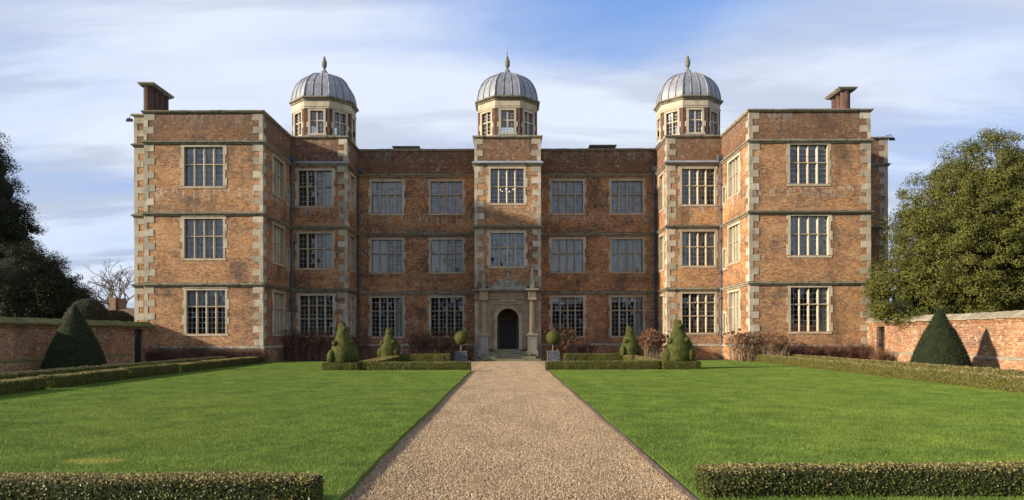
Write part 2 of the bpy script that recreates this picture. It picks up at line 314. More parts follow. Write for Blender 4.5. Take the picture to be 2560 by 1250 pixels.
# ------------------------------------------------------------------ mesh helpers
ORG = {}
def link(name, me, parent=None, org=None):
    o = bpy.data.objects.new(name, me); COL.objects.link(o)
    org = Vector(org if org is not None else (0, 0, 0))
    if parent is not None:
        o.parent = parent; o.location = org - ORG[parent.name]
    else: o.location = org
    ORG[o.name] = org
    return o
def empty(name, loc, label=None, cat=None, group=None, parent=None):
    o = link(name, None, parent, loc); o.empty_display_size = 0.3
    if label: tag(o, label, cat, group)
    return o
def tag(o, label=None, cat=None, group=None, kind=None):
    if label: o['label'] = label
    if cat: o['category'] = cat
    if group: o['group'] = group
    if kind: o['kind'] = kind
    return o
class MB:
    def __init__(s): s.v = []; s.f = []; s.m = []; s.mi = 0
    def vert(s, p): s.v.append(tuple(p)); return len(s.v) - 1
    def face(s, idx): s.f.append(tuple(idx)); s.m.append(s.mi)
    def poly(s, pts): s.face([s.vert(p) for p in pts])
    def hexa(s, p):     # 8 points: bottom 4 then top 4
        i = [s.vert(q) for q in p]
        for f in ((0, 3, 2, 1), (4, 5, 6, 7), (0, 1, 5, 4), (1, 2, 6, 5), (2, 3, 7, 6), (3, 0, 4, 7)): s.face([i[k] for k in f])
        return s
    def box(s, x0, x1, y0, y1, z0, z1):
        return s.hexa([(x0, y0, z0), (x1, y0, z0), (x1, y1, z0), (x0, y1, z0), (x0, y0, z1), (x1, y0, z1), (x1, y1, z1), (x0, y1, z1)])
    def tube(s, pts, r, n=6, cap=True):
        rings = []
        for i, p in enumerate(pts):
            p = Vector(p); a = Vector(pts[max(0, i - 1)]); c = Vector(pts[min(len(pts) - 1, i + 1)])
            d = (c - a).normalized(); up = Vector((0, 0, 1)) if abs(d.z) < 0.9 else Vector((1, 0, 0))
            e1 = d.cross(up).normalized(); e2 = d.cross(e1)
            rr = r[i] if isinstance(r, (list, tuple)) else r
            rings.append([s.vert(p + (e1 * math.cos(2 * PI * k / n) + e2 * math.sin(2 * PI * k / n)) * rr) for k in range(n)])
        for a, b in zip(rings, rings[1:]):
            for k in range(n): s.face((a[k], a[(k + 1) % n], b[(k + 1) % n], b[k]))
        if cap: s.face(rings[0][::-1]); s.face(rings[-1])
        return s
    def lathe(s, prof, c=(0, 0, 0), n=24, rot=0.0, cap=True):
        rings = []
        for r, z in prof:
            rings.append([s.vert((c[0] + r * math.cos(2 * PI * k / n + rot), c[1] + r * math.sin(2 * PI * k / n + rot), c[2] + z)) for k in range(n)])
        for a, b in zip(rings, rings[1:]):
            for k in range(n): s.face((a[k], a[(k + 1) % n], b[(k + 1) % n], b[k]))
        if cap: s.face(rings[0][::-1]); s.face(rings[-1])
        return s
    def ell(s, c, r, n=14, m=9):
        rings = []
        for j in range(1, m):
            t = PI * j / m
            rings.append([s.vert((c[0] + r[0] * math.sin(t) * math.cos(2 * PI * k / n), c[1] + r[1] * math.sin(t) * math.sin(2 * PI * k / n), c[2] + r[2] * math.cos(t))) for k in range(n)])
        for a, b in zip(rings, rings[1:]):
            for k in range(n): s.face((a[k], b[k], b[(k + 1) % n], a[(k + 1) % n]))
        t = s.vert((c[0], c[1], c[2] + r[2])); bt = s.vert((c[0], c[1], c[2] - r[2]))
        for k in range(n): s.face((t, rings[0][k], rings[0][(k + 1) % n])); s.face((bt, rings[-1][(k + 1) % n], rings[-1][k]))
        return s
    def build(s, name, mat, parent=None, smooth=False, org=None):
        a = np.array(s.v, dtype=float)
        if org is None:
            lo = a.min(0); hi = a.max(0); org = ((lo[0] + hi[0]) / 2, (lo[1] + hi[1]) / 2, lo[2])
        a = a - np.array(org)
        me = bpy.data.meshes.new(name); me.from_pydata(a.tolist(), [], s.f)
        for mt in (mat if isinstance(mat, list) else [mat]): me.materials.append(mt)
        if isinstance(mat, list): me.polygons.foreach_set('material_index', s.m)
        if smooth: me.polygons.foreach_set('use_smooth', [True] * len(me.polygons))
        me.update()
        return link(name, me, parent, org)

def np_mesh(name, verts, nper, mats, midx=None, extra=None):
    """verts (k*nper,3) polygons of nper verts each; extra = MB core put first"""
    ev = np.array(extra.v, dtype=float).reshape(-1, 3) if extra else np.zeros((0, 3)); ef = extra.f if extra else []
    allv = np.concatenate([ev, verts]); npoly = len(verts) // nper
    me = bpy.data.meshes.new(name)
    me.vertices.add(len(allv)); me.vertices.foreach_set('co', allv.astype(np.float32).ravel())
    el = [i for f in ef for i in f]; es = []; t = 0
    for f in ef: es.append(t); t += len(f)
    loops = np.concatenate([np.array(el, dtype=np.int32), np.arange(len(verts), dtype=np.int32) + len(ev)])
    starts = np.concatenate([np.array(es, dtype=np.int32), np.arange(npoly, dtype=np.int32) * nper + t])
    me.loops.add(len(loops)); me.loops.foreach_set('vertex_index', loops)
    me.polygons.add(len(starts)); me.polygons.foreach_set('loop_start', starts)
    for mt in mats: me.materials.append(mt)
    mi = np.concatenate([np.array(extra.m if extra else [], dtype=np.int32), midx if midx is not None else np.zeros(npoly, dtype=np.int32)])
    me.polygons.foreach_set('material_index', mi.astype(np.int32))
    me.update(calc_edges=True); me.validate()
    return me
def unit(a): return a / np.maximum(np.linalg.norm(a, axis=-1, keepdims=True), 1e-9)
def leaf_quads(P, Nn, ln, wd, jit=0.8, rng=RNG):
    n = len(P)
    nn = unit(Nn + rng.normal(0, jit, (n, 3)))
    t = unit(np.cross(nn, unit(rng.normal(0, 1, (n, 3)))))
    b = np.cross(nn, t)
    L = (ln * rng.uniform(0.6, 1.3, n))[:, None]; W = (wd * rng.uniform(0.7, 1.25, n))[:, None]
    q = np.stack([P - t * L / 2, P + b * W / 2, P + t * L / 2, P - b * W / 2], axis=1)
    return q.reshape(-1, 3)
def sample_mb(mb, n, rng=RNG):
    v = np.array(mb.v); tris = []
    for f in mb.f:
        for k in range(1, len(f) - 1): tris.append((f[0], f[k], f[k + 1]))
    tris = np.array(tris); a, b, c = v[tris[:, 0]], v[tris[:, 1]], v[tris[:, 2]]
    cr = np.cross(b - a, c - a); ar = np.linalg.norm(cr, axis=1)
    i = rng.choice(len(tris), n, p=ar / ar.sum())
    r1 = np.sqrt(rng.random(n))[:, None]; r2 = rng.random(n)[:, None]
    return a[i] * (1 - r1) + b[i] * r1 * (1 - r2) + c[i] * r1 * r2, unit(cr[i])

def mapf(O, U, Nv):
    O = Vector(O); U = Vector(U); Nv = Vector(Nv)
    def f(u, d, z): p = O + U * u - Nv * d; return (p.x, p.y, z)
    return f
def fbox(mb, F, u0, u1, d0, d1, z0, z1):
    mb.hexa([F(u0, d0, z0), F(u1, d0, z0), F(u1, d1, z0), F(u0, d1, z0), F(u0, d0, z1), F(u1, d0, z1), F(u1, d1, z1), F(u0, d1, z1)])

# ------------------------------------------------------------------ ground
GZ = 0.0
mb = MB(); mb.poly([(-1500, -900, -0.06), (1500, -900, -0.06), (1500, 2500, -0.06), (-1500, 2500, -0.06)])
tag(mb.build('ground', M['ground']), kind='structure')
PL, PR = -1.63, 1.80
mb = MB(); mb.poly([(-8.6, -3, 0), (8.6, -3, 0), (8.6, 46.0, 0), (-8.6, 46.0, 0)])
mb.poly([(-17.6, -3, 0.0), (-8.7, -3, 0.0), (-8.7, 12, 0.0), (-17.6, 12, 0.0)]) if False else None
tag(mb.build('gravel_path', M['gravel']), kind='structure')
for s in (-1, 1):
    mb = MB(); mb.poly([(s * 13.3, 6, 0.002), (s * 17.3, 6, 0.002), (s * 17.6, 41, 0.002), (s * 14.2, 41, 0.002)])
    tag(mb.build('side_path', M['gravel']), kind='structure')
LZ = 0.07
def slab(name, pts, z, mat, zb=-0.05):
    mb = MB(); n = len(pts)
    a = [mb.vert((x, y, z)) for x, y in pts]; b = [mb.vert((x, y, zb)) for x, y in pts]
    mb.face(a); 
    for k in range(n): mb.face((b[k], b[(k + 1) % n], a[(k + 1) % n], a[k]))
    return tag(mb.build(name, mat), kind='structure')
lawnL = [(PL, 5.2), (PL, 31.3), (-8.2, 31.3), (-8.2, 42.2), (-14.1, 42.2), (-13.4, 5.2)]
lawnR = [(PR, 5.2), (13.4, 5.2), (14.1, 42.2), (8.3, 42.2), (8.3, 31.7), (PR, 31.7)]
rgl = random.Random(4)
def wob(poly, px, sgn):
    out = []
    for (x1, y1), (x2, y2) in zip(poly, poly[1:] + poly[:1]):
        out.append((x1, y1))
        if abs(x1 - px) < 1e-6 and abs(x2 - px) < 1e-6:
            n = int(abs(y2 - y1) / .3)
            for k in range(1, n): out.append((px + sgn * (abs(rgl.gauss(0, .018)) + .02 * math.sin(k * .23)), y1 + (y2 - y1) * k / n))
    return out
slab('lawn', wob(lawnL, PL, 1), LZ, M['grass']); slab('lawn', wob(lawnR, PR, -.2), LZ, M['grass'])
slab('lawn', [(-20.1, 6), (-15.4, 6), (-15.9, 39.3), (-20.1, 39.3)], LZ, M['grass']); slab('lawn', [(15.6, 6), (20.3, 6), (20.3, 39.3), (16.1, 39.3)], LZ, M['grass'])
slab('flower_bed', [(-20.6, 39.3), (-13.6, 39.3), (-13.6, 42.2), (-10, 43.2), (-3.1, 44.2), (-3.1, 49.6), (-20.6, 49.6)], 0.05, M['soil'])
slab('flower_bed', [(20.6, 39.3), (13.6, 39.3), (13.6, 42.2), (10, 43.2), (3.1, 44.2), (3.1, 49.6), (20.6, 49.6)], 0.05, M['soil'])
# timber edging beside the right lawn
mb = MB(); y = 5.4
pts = []
while y < 31.6: pts.append((PR - 0.02 + 0.012 * math.sin(y * 1.3) , y)); y += 0.7
for (xa, ya), (xb, yb) in zip(pts, pts[1:]):
    mb.hexa([(xa - .03, ya, -.02), (xa, ya, -.02), (xb, yb, -.02), (xb - .03, yb, -.02), (xa - .03, ya, .065), (xa, ya, .065), (xb, yb, .065), (xb - .03, yb, .065)])
tag(mb.build('lawn_edging', M['edging']), 'thin dark timber edging strip between the gravel path and right lawn', 'edging')

# instanced grass and pebbles
def gn_scatter(name, pts, variants, seed, kind_label, mat):
    coll = bpy.data.collections.new(name + '_sources')
    for i, me in enumerate(variants):
        o = bpy.data.objects.new(name + '_tuft', me); coll.objects.link(o)
    me = bpy.data.meshes.new(name); me.from_pydata(pts, [], []); me.materials.append(mat)
    ob = link(name, me); tag(ob, kind='stuff', label=kind_label[0], cat=kind_label[1])
    ng = bpy.data.node_groups.new(name + '_scatter', 'GeometryNodeTree')
    ng.interface.new_socket('Geometry', in_out='INPUT', socket_type='NodeSocketGeometry')
    ng.interface.new_socket('Geometry', in_out='OUTPUT', socket_type='NodeSocketGeometry')
    gi = ng.nodes.new('NodeGroupInput'); go = ng.nodes.new('NodeGroupOutput')
    ip = ng.nodes.new('GeometryNodeInstanceOnPoints'); ci = ng.nodes.new('GeometryNodeCollectionInfo')
    ci.inputs['Collection'].default_value = coll; ci.inputs['Separate Children'].default_value = True; ci.inputs['Reset Children'].default_value = True
    ip.inputs['Pick Instance'].default_value = True
    ri = ng.nodes.new('FunctionNodeRandomValue'); ri.data_type = 'INT'; ri.inputs['Min'].default_value = 0; ri.inputs['Max'].default_value = 3
    mt = ng.nodes.new('ShaderNodeMath'); mt.operation = 'MULTIPLY'; mt.inputs[1].default_value = PI / 2
    cx = ng.nodes.new('ShaderNodeCombineXYZ')
    outi = [s for s in ri.outputs if s.enabled][0]
    ng.links.new(gi.outputs[0], ip.inputs['Points']); ng.links.new(ci.outputs[0], ip.inputs['Instance'])
    ng.links.new(outi, mt.inputs[0]); ng.links.new(mt.outputs[0], cx.inputs[2]); ng.links.new(cx.outputs[0], ip.inputs['Rotation'])
    r2 = ng.nodes.new('FunctionNodeRandomValue'); r2.data_type = 'INT'; r2.inputs['Min'].default_value = 0; r2.inputs['Max'].default_value = len(variants) - 1; r2.inputs['Seed'].default_value = seed
    ng.links.new([s for s in r2.outputs if s.enabled][0], ip.inputs['Instance Index'])
    ng.links.new(ip.outputs[0], go.inputs[0])
    md = ob.modifiers.new('scatter', 'NODES'); md.node_group = ng
    return ob
def grass_patch(n, h, w, size):
    x = RNG.uniform(-size / 2, size / 2, n); y = RNG.uniform(-size / 2, size / 2, n)
    base = np.stack([x, y, np.zeros(n)], 1)
    lean = RNG.normal(0, 0.55, (n, 2)); hh = h * RNG.uniform(0.5, 1.25, n)
    a = RNG.uniform(0, 2 * PI, n); e = np.stack([np.cos(a), np.sin(a), np.zeros(n)], 1) * (w / 2)
    tip = base + np.stack([lean[:, 0] * hh, lean[:, 1] * hh, hh], 1)
    return np_mesh('grass_tuft', np.stack([base - e, base + e, tip], 1).reshape(-1, 3), 3, [M['grass']])
gv = [grass_patch(5200, 0.034, 0.007, 1.0) for _ in range(4)]
def inside(poly, x, y):
    c = False; n = len(poly)
    for i in range(n):
        (x1, y1), (x2, y2) = poly[i], poly[(i + 1) % n]
        if (y1 > y) != (y2 > y) and x < (x2 - x1) * (y - y1) / (y2 - y1) + x1: c = not c
    return c
def grid_pts(poly, x0, sx, y0, y1):
    out = []; k = 0
    for i in range(13):
        x = x0 + sx * (i + 0.5)
        for j in range(int(y1 - y0)):
            y = y0 + j + 0.5
            if inside(poly, x, y): out.append((x, y, LZ))
    return out
gn_scatter('lawn_grass', grid_pts(lawnL, PL + 0.01, -1, 5.3, 42.3), gv, 3, ('short mown grass of the lawn left of the gravel path', 'grass'), M['grass'])
gn_scatter('lawn_grass', grid_pts(lawnR, PR - 0.01, 1, 5.3, 42.3), gv, 5, ('short mown grass of the lawn right of the gravel path', 'grass'), M['grass'])
OCT = np.array([(1, 0, 0), (-1, 0, 0), (0, 1, 0), (0, -1, 0), (0, 0, 1), (0, 0, -1)], float)
OF = [(0, 2, 4), (2, 1, 4), (1, 3, 4), (3, 0, 4), (2, 0, 5), (1, 2, 5), (3, 1, 5), (0, 3, 5)]
def pebble_patch(n, size):
    c = np.stack([RNG.uniform(-size / 2, size / 2, n), RNG.uniform(-size / 2, size / 2, n), RNG.uniform(-0.002, 0.012, n)], 1)
    r = RNG.gamma(3.5, 0.0019, n).clip(0.003, 0.0115)
    vv = []; ff = []
    V8 = OCT[None] * r[:, None, None] * RNG.uniform(0.6, 1.3, (n, 6, 1)) + RNG.normal(0, 0.25, (n, 6, 3)) * r[:, None, None]
    V8 = V8 + c[:, None, :]
    me = bpy.data.meshes.new('pebble'); F = (np.array(OF)[None] + (np.arange(n) * 6)[:, None, None]).reshape(-1, 3)
    me.from_pydata(V8.reshape(-1, 3).tolist(), [], F.tolist()); me.materials.append(M['pebble']); return me
pv = [pebble_patch(8000, 0.85) for _ in range(3)]
pp = [(x, 5.0 + 0.85 * j, 0.0) for j in range(46) for x in (-1.21, -0.36, 0.49, 1.34)]
gn_scatter('gravel_stones', pp, pv, 9, ('loose buff gravel stones covering the central path', 'gravel'), M['pebble'])

# ------------------------------------------------------------------ the hall
S1, S2, S3, TOP = 4.53, 8.56, 12.63, 14.32
YW, YB, YR = 41.0, 46.3, 49.6
XLo, XLi, XRi, XRo = -20.68, -13.95, 13.77, 20.66
BLx, BRx, PX = -10.34, 10.24, 2.12
hall = empty('manor_house', (0, YB, 0), 'large red brick Elizabethan hall with stone quoins and three lead domes', 'house')

def wall_sheet(F, u0, u1, z0, z1, holes, mat='brick'):
    us = sorted({u0, u1, *[h[0] for h in holes], *[h[1] for h in holes]}); zs = sorted({z0, z1, *[h[2] for h in holes], *[h[3] for h in holes]})
    mb = MB(); vid = {}
    def vv(u, z):
        if (u, z) not in vid: vid[(u, z)] = mb.vert(F(u, 0, z))
        return vid[(u, z)]
    for a, b in zip(us, us[1:]):
        for c, d in zip(zs, zs[1:]):
            um, zm = (a + b) / 2, (c + d) / 2
            if any(h[0] < um < h[1] and h[2] < zm < h[3] for h in holes): continue
            mb.face((vv(a, c), vv(b, c), vv(b, d), vv(a, d)))
    return mb.build('wall', M[mat], hall)

def window(F, u0, u1, z0, z1, lights=4, trans=(), rows=2.0, curtain=None, blind=0.0, parent=hall, shade=False, seed=0):
    """stone surround with mullions, transoms, leaded panes; curtain: None|'side'|'full'"""
    rg = random.Random(seed * 7 + int(u0 * 13) + int(z0 * 31))
    mb = MB(); sw = 0.10
    # jamb blocks of uneven width
    for side in (-1, 1):
        z = z0
        wide = rg.random() < 0.5
        while z < z1 - 0.01:
            h = min(rg.uniform(0.38, 0.62), z1 - z)
            if z1 - z - h < 0.2: h = z1 - z
            w = (0.23 if wide else 0.13) + rg.uniform(-.02, .02)
            wide = not wide
            pr = -0.012 - rg.uniform(0, .006)
            if side < 0: fbox(mb, F, u0 - w, u0, pr, 0.30, z, z + h - 0.004)
            else: fbox(mb, F, u1, u1 + w, pr, 0.30, z, z + h - 0.004)
            z += h
    fbox(mb, F, u0 - 0.2, u1 + 0.2, -0.016, 0.30, z1, z1 + 0.13)
    fbox(mb, F, u0 - 0.15, u1 + 0.15, -0.05, 0.02, z1 + 0.13, z1 + 0.16)
    root = mb.build('window', M['stone2'], parent)
    sb = MB()
    sb.hexa([F(u0 - 0.18, -0.03, z0 - 0.14), F(u1 + 0.18, -0.03, z0 - 0.14), F(u1 + 0.18, 0.3, z0 - 0.14), F(u0 - 0.18, 0.3, z0 - 0.14),
             F(u0 - 0.18, -0.03, z0 - 0.04), F(u1 + 0.18, -0.03, z0 - 0.04), F(u1 + 0.18, 0.3, z0 + 0.02), F(u0 - 0.18, 0.3, z0 + 0.02)])
    sb.build('sill', M['stone2'], root)
    lw = (u1 - u0) / lights; mw = 0.066
    for k in range(1, lights):
        uc = u0 + lw * k; m2 = MB()
        pl = [(uc - mw, 0.25), (uc - mw, 0.15), (uc - 0.02, 0.07), (uc + 0.02, 0.07), (uc + mw, 0.15), (uc + mw, 0.25)]
        a = [m2.vert(F(u, d, z0)) for u, d in pl]; b = [m2.vert(F(u, d, z1)) for u, d in pl]
        for i in range(6): m2.face((a[i], a[(i + 1) % 6], b[(i + 1) % 6], b[i]))
        m2.build('mullion', M['stone2'], root)
    for zt in trans:
        m2 = MB(); pl = [(zt - 0.055, 0.248), (zt - 0.055, 0.16), (zt - 0.015, 0.075), (zt + 0.02, 0.075), (zt + 0.055, 0.17), (zt + 0.055, 0.248)]
        a = [m2.vert(F(u0, d, z)) for z, d in pl]; b = [m2.vert(F(u1, d, z)) for z, d in pl]
        for i in range(6): m2.face((a[i], a[(i + 1) % 6], b[(i + 1) % 6], b[i]))
        m2.build('transom', M['stone2'], root)
    lv = [z0, *sorted(trans), z1]; came = MB()
    for k in range(lights):
        a, b = u0 + lw * k + (mw if k else 0), u0 + lw * (k + 1) - (mw if k < lights - 1 else 0)
        for zb, zt in zip(lv, lv[1:]):
            nr = max(2, round((zt - zb) / 0.29)); g = MB()
            for i in range(2):
                for j in range(nr):
                    ua, ub = a + (b - a) * i / 2, a + (b - a) * (i + 1) / 2; za, zc_ = zb + (zt - zb) * j / nr, zb + (zt - zb) * (j + 1) / nr
                    t1, t2 = rg.gauss(0, .0019), rg.gauss(0, .0019)
                    g.poly([F(ua, .2 + t1 + t2, za), F(ub, .2 - t1 + t2, za), F(ub, .2 - t1 - t2, zc_), F(ua, .2 + t1 - t2, zc_)])
            g.build('pane', M['glass'], root)
            fbox(came, F, (a + b) / 2 - .009, (a + b) / 2 + .009, .182, .192, zb, zt)
            for j in range(1, nr):
                zz = zb + (zt - zb) * j / nr; fbox(came, F, a, b, .181, .191, zz - .009, zz + .009)
    came.build('lead_came', M['came'], root)
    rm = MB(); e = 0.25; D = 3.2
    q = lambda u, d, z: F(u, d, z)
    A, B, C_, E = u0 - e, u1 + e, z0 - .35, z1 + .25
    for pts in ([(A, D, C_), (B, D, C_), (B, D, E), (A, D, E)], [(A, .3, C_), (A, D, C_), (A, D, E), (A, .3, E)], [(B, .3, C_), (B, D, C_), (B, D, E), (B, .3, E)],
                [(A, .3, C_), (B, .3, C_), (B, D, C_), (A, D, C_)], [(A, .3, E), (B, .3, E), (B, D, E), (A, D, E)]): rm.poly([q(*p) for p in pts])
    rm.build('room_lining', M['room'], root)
    if curtain:
        spans = []
        if curtain == 'full': spans = [(u0 + .02, u1 - .02)]
        elif curtain == 'side': spans = [(u0, u0 + lw * 0.75), (u1 - lw * 0.75, u1)]
        elif curtain == 'left': spans = [(u0, u0 + lw * 2.0)]
        elif curtain == 'right': spans = [(u1 - lw * 1.0, u1)]
        for a, b in spans:
            c = MB(); n = max(6, int((b - a) / 0.035)); ph = rg.random() * 6
            rows_ = [(a + (b - a) * i / n, 0.36 + 0.035 * math.sin(i * 1.9 + ph) + 0.015 * math.sin(i * .7)) for i in range(n + 1)]
            for (ua, da), (ub, db) in zip(rows_, rows_[1:]): c.poly([F(ua, da, z0 - .1), F(ub, db, z0 - .1), F(ub, db, z1 + .05), F(ua, da, z1 + .05)])
            c.build('curtain', M['curtain'], root)
    if blind:
        for k in range(lights):
            c = MB(); a = u0 + lw * k + .03; fbox(c, F, a, a + lw - .06, .30, .31, z1 - blind - rg.uniform(0, .03), z1 + .05); c.build('blind', M['blind'], root)
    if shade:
        c = MB(); fbox(c, F, u0 + .01, u1 - .01, .335, .345, z0 - .1, z1 + .05); c.build('cloud_reflection_blind', M['cloudblind'], root)
    return root

def facade(O, U, Nv, u0, u1, wins, z0=0.0, z1=TOP, mat='brick'):
    F = mapf(O, U, Nv)
    wall_sheet(F, u0, u1, z0, z1, [w['r'] for w in wins], mat)
    for i, w in enumerate(wins):
        kw = {k: v for k, v in w.items() if k != 'r'}
        window(F, *w['r'], seed=i, **kw)
    return F
def W(u0, u1, z0, z1, trans=(), **kw): return dict(r=(u0, u1, z0, z1), trans=trans, **kw)
X_, Y_ = (1, 0, 0), (0, 1, 0)
FR = (0, -1, 0)
# left wing front
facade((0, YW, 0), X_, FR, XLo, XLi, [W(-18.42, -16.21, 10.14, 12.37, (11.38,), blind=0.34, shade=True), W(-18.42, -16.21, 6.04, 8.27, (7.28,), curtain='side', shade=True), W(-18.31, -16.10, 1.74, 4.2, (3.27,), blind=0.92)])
facade((0, 41.6, 0), X_, FR, -21.56, XLo, [])
facade((-21.56, 0, 0), Y_, (-1, 0, 0), 41.6, 45.5, []); facade((0, 45.5, 0), X_, FR, -21.56, XLo, []); facade((XLo, 0, 0), Y_, (-1, 0, 0), YW, 60, [])
inL = [W(42.8, 44.92, 10.14, 12.30, (11.38,)), W(42.8, 44.92, 6.04, 8.24, (7.28,)), W(42.8, 44.92, 1.74, 4.2, (3.27,)),
       W(45.55, 46.02, 10.0, 10.95, lights=1), W(45.55, 46.02, 5.85, 7.0, lights=1), W(45.55, 46.02, 1.6, 2.95, lights=1)]
facade((XLi, 0, 0), Y_, (1, 0, 0), YW, YB, inL)
# left bay
facade((0, YB, 0), X_, FR, XLi, BLx, [W(-13.45, -11.32, 9.96, 12.22, (11.2,), curtain='right'), W(-13.45, -11.32, 5.97, 8.16, (7.2,), curtain='right'), W(-13.38, -11.27, 1.65, 4.17, (2.68, 3.53))])  # right-hand curtain of the top window imitates a bright reflection on the pane
sideb = [W(47.3, 48.65, 9.96, 12.22, (11.2,), lights=2), W(47.3, 48.65, 5.97, 8.16, (7.2,), lights=2), W(47.3, 48.65, 1.65, 4.17, (2.68, 3.53), lights=2)]
facade((BLx, 0, 0), Y_, (1, 0, 0), YB, YR, sideb)
# recessed centre, left and right of the porch
def rec(xa, xb, c2, c1, b1):
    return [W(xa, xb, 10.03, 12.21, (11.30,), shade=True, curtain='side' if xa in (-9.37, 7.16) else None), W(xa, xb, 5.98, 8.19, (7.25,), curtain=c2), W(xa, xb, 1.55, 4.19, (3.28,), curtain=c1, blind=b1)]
facade((0, YR, 0), X_, FR, BLx, -PX, rec(-9.37, -7.27, 'left', 'right', 0) + rec(-5.29, -3.14, 'left', None, 0))
facade((0, YR, 0), X_, FR, PX, BRx, rec(3.06, 5.18, 'full', None, 0.42) + rec(7.16, 9.29, 'full', 'right', 0.30))
# porch tower (ground storey of the front is the stone porch)
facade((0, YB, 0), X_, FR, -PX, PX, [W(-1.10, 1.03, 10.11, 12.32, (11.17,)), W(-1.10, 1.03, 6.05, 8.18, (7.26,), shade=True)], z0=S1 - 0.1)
facade((-PX, 0, 0), Y_, (-1, 0, 0), YB, YR, []); facade((PX, 0, 0), Y_, (1, 0, 0), YB, YR, [])
# right bay and wing
facade((0, YB, 0), X_, FR, BRx, XRi, [W(11.21, 13.32, 9.99, 12.28, (11.2,), curtain='full' if False else None), W(11.21, 13.32, 6.05, 8.24, (7.26,), curtain='side'), W(11.21, 13.32, 1.75, 4.25, (2.81, 3.67))])
facade((BRx, 0, 0), Y_, (-1, 0, 0), YB, YR, sideb)
facade((XRi, 0, 0), Y_, (-1, 0, 0), YW, YB, inL)
facade((0, YW, 0), X_, FR, XRi, XRo, [W(16.08, 18.22, 10.20, 12.42, (11.40,), blind=0.18), W(16.10, 18.25, 6.12, 8.36, (7.32,), curtain='full'), W(16.10, 18.25, 1.78, 4.28, (3.32,), curtain='right')])
facade((XRo, 0, 0), Y_, (1, 0, 0), YW, 46.8, []); facade((0, 46.8, 0), X_, FR, XRo, 24.7, []); facade((24.7, 0, 0), Y_, (1, 0, 0), 46.8, 60, [])
facade((0, 60, 0), X_, (0, 1, 0), -21.56, 24.7, [])
mb = MB()
for x0, x1, y0 in ((XLo + .05, XLi - .05, YW + .3), (XLi - .05, BLx - .05, YB + .3), (BLx - .05, BRx + .05, YR + .3), (-PX + .05, PX - .05, YB + .3), (BRx + .05, XRi + .05, YB + .3), (XRi + .05, XRo - .05, YW + .3), (XRo - .05, 24.6, 47.1), (-21.5, XLo + .05, 41.9)):
    y1 = 59.9 if abs(x0) > 3 or x1 > 5 else YR + .3
    if x0 < -21: y1 = 45.4
    mb.poly([(x0, y0, 13.5), (x1, y0, 13.5), (x1, y1, 13.5), (x0, y1, 13.5)])
mb.build('flat_roof', M['roof'], hall)
# parapet inner faces
# --- mouldings swept along the outline
OUT = [(-21.56, 45.5), (-21.56, 41.6), (XLo, 41.6), (XLo, YW), (XLi, YW), (XLi, YB), (BLx, YB), (BLx, YR), (-PX, YR), (-PX, YB), (PX, YB), (PX, YR), (BRx, YR), (BRx, YB), (XRi, YB), (XRi, YW), (XRo, YW), (XRo, 46.8), (24.7, 46.8), (24.7, 60)]
def seg_frames():
    res = []; nrm = []
    for a, b in zip(OUT, OUT[1:]):
        d = Vector((b[0] - a[0], b[1] - a[1])).normalized(); nrm.append((d.y, -d.x))
    for i, (a, b) in enumerate(zip(OUT, OUT[1:])):
        def corner(p, i0, i1):
            n0 = Vector(nrm[i0]) if 0 <= i0 < len(nrm) else Vector(nrm[i]); n1 = Vector(nrm[i1]) if 0 <= i1 < len(nrm) else Vector(nrm[i])
            return n0 + n1 if i0 != i1 and (n0 - n1).length > .1 else n0
        ma = corner(a, i - 1, i) if i > 0 else Vector(nrm[i]); mb_ = corner(b, i, i + 1) if i < len(nrm) - 1 else Vector(nrm[i])
        res.append((a, b, ma, mb_))
    return res
SEG = seg_frames()
def sweep(name, prof, zc, mat, skip=(), only=None, rag=0.0, step=None):
    for i, (a, b, ma, mb_) in enumerate(SEG):
        if i in skip or (only is not None and i not in only): continue
        m = MB(); L = math.hypot(b[0] - a[0], b[1] - a[1]); n = max(1, int(L / step)) if step else 1
        rings = []
        for j in range(n + 1):
            t = j / n; dz = random.uniform(-rag, rag) if 0 < j < n else 0
            mm = ma if j == 0 else (mb_ if j == n else Vector(((b[1] - a[1]) / L, -(b[0] - a[0]) / L)))
            bx, by = a[0] + (b[0] - a[0]) * t, a[1] + (b[1] - a[1]) * t
            rings.append([m.vert((bx + mm.x * o, by + mm.y * o, zc + z + dz * (z > .02))) for o, z in prof])
        k = len(prof)
        for r0, r1 in zip(rings, rings[1:]):
            for q in range(k): m.face((r0[q], r1[q], r1[(q + 1) % k], r0[(q + 1) % k]))
        m.face(rings[0]); m.face(rings[-1][::-1])
        m.build(name, mat, hall)
STR = [(-0.02, -0.13), (0.05, -0.13), (0.075, -0.06), (0.15, -0.02), (0.16, 0.03), (0.05, 0.10), (-0.02, 0.12)]
PORCHSEG = 9
sweep('string_course', STR, S1, M['string'], skip=(PORCHSEG,), rag=0.012, step=0.6)
sweep('string_course', STR, S2, M['string'], rag=0.012, step=0.6)
sweep('string_course', STR, S3, M['string'], rag=0.012, step=0.6)
COP = [(-0.38, -0.02), (0.02, -0.06), (0.06, -0.05), (0.13, 0.03), (0.14, 0.10), (-0.12, 0.15), (-0.38, 0.12)]
sweep('parapet_coping', COP, TOP, M['string'], rag=0.014, step=0.55)
PLI = [(-0.02, -0.02), (0.09, -0.02), (0.09, 0.88), (-0.02, 0.88)]
sweep('plinth', PLI, 0.0, M['brick'], skip=(PORCHSEG,))
sweep('plinth_cap', [(-0.02, 0.88), (0.105, 0.88), (0.105, 0.93), (0.0, 1.03), (-0.02, 1.03)], 0.0, M['stone'], skip=(PORCHSEG,))
sweep('lead_flashing', [(-0.02, 0.122), (0.06, 0.106), (0.165, 0.036), (0.17, 0.012), (0.185, 0.012), (0.18, 0.06), (0.06, 0.17), (-0.02, 0.19)], S3, M['lead'], only=(5, 9, 13))
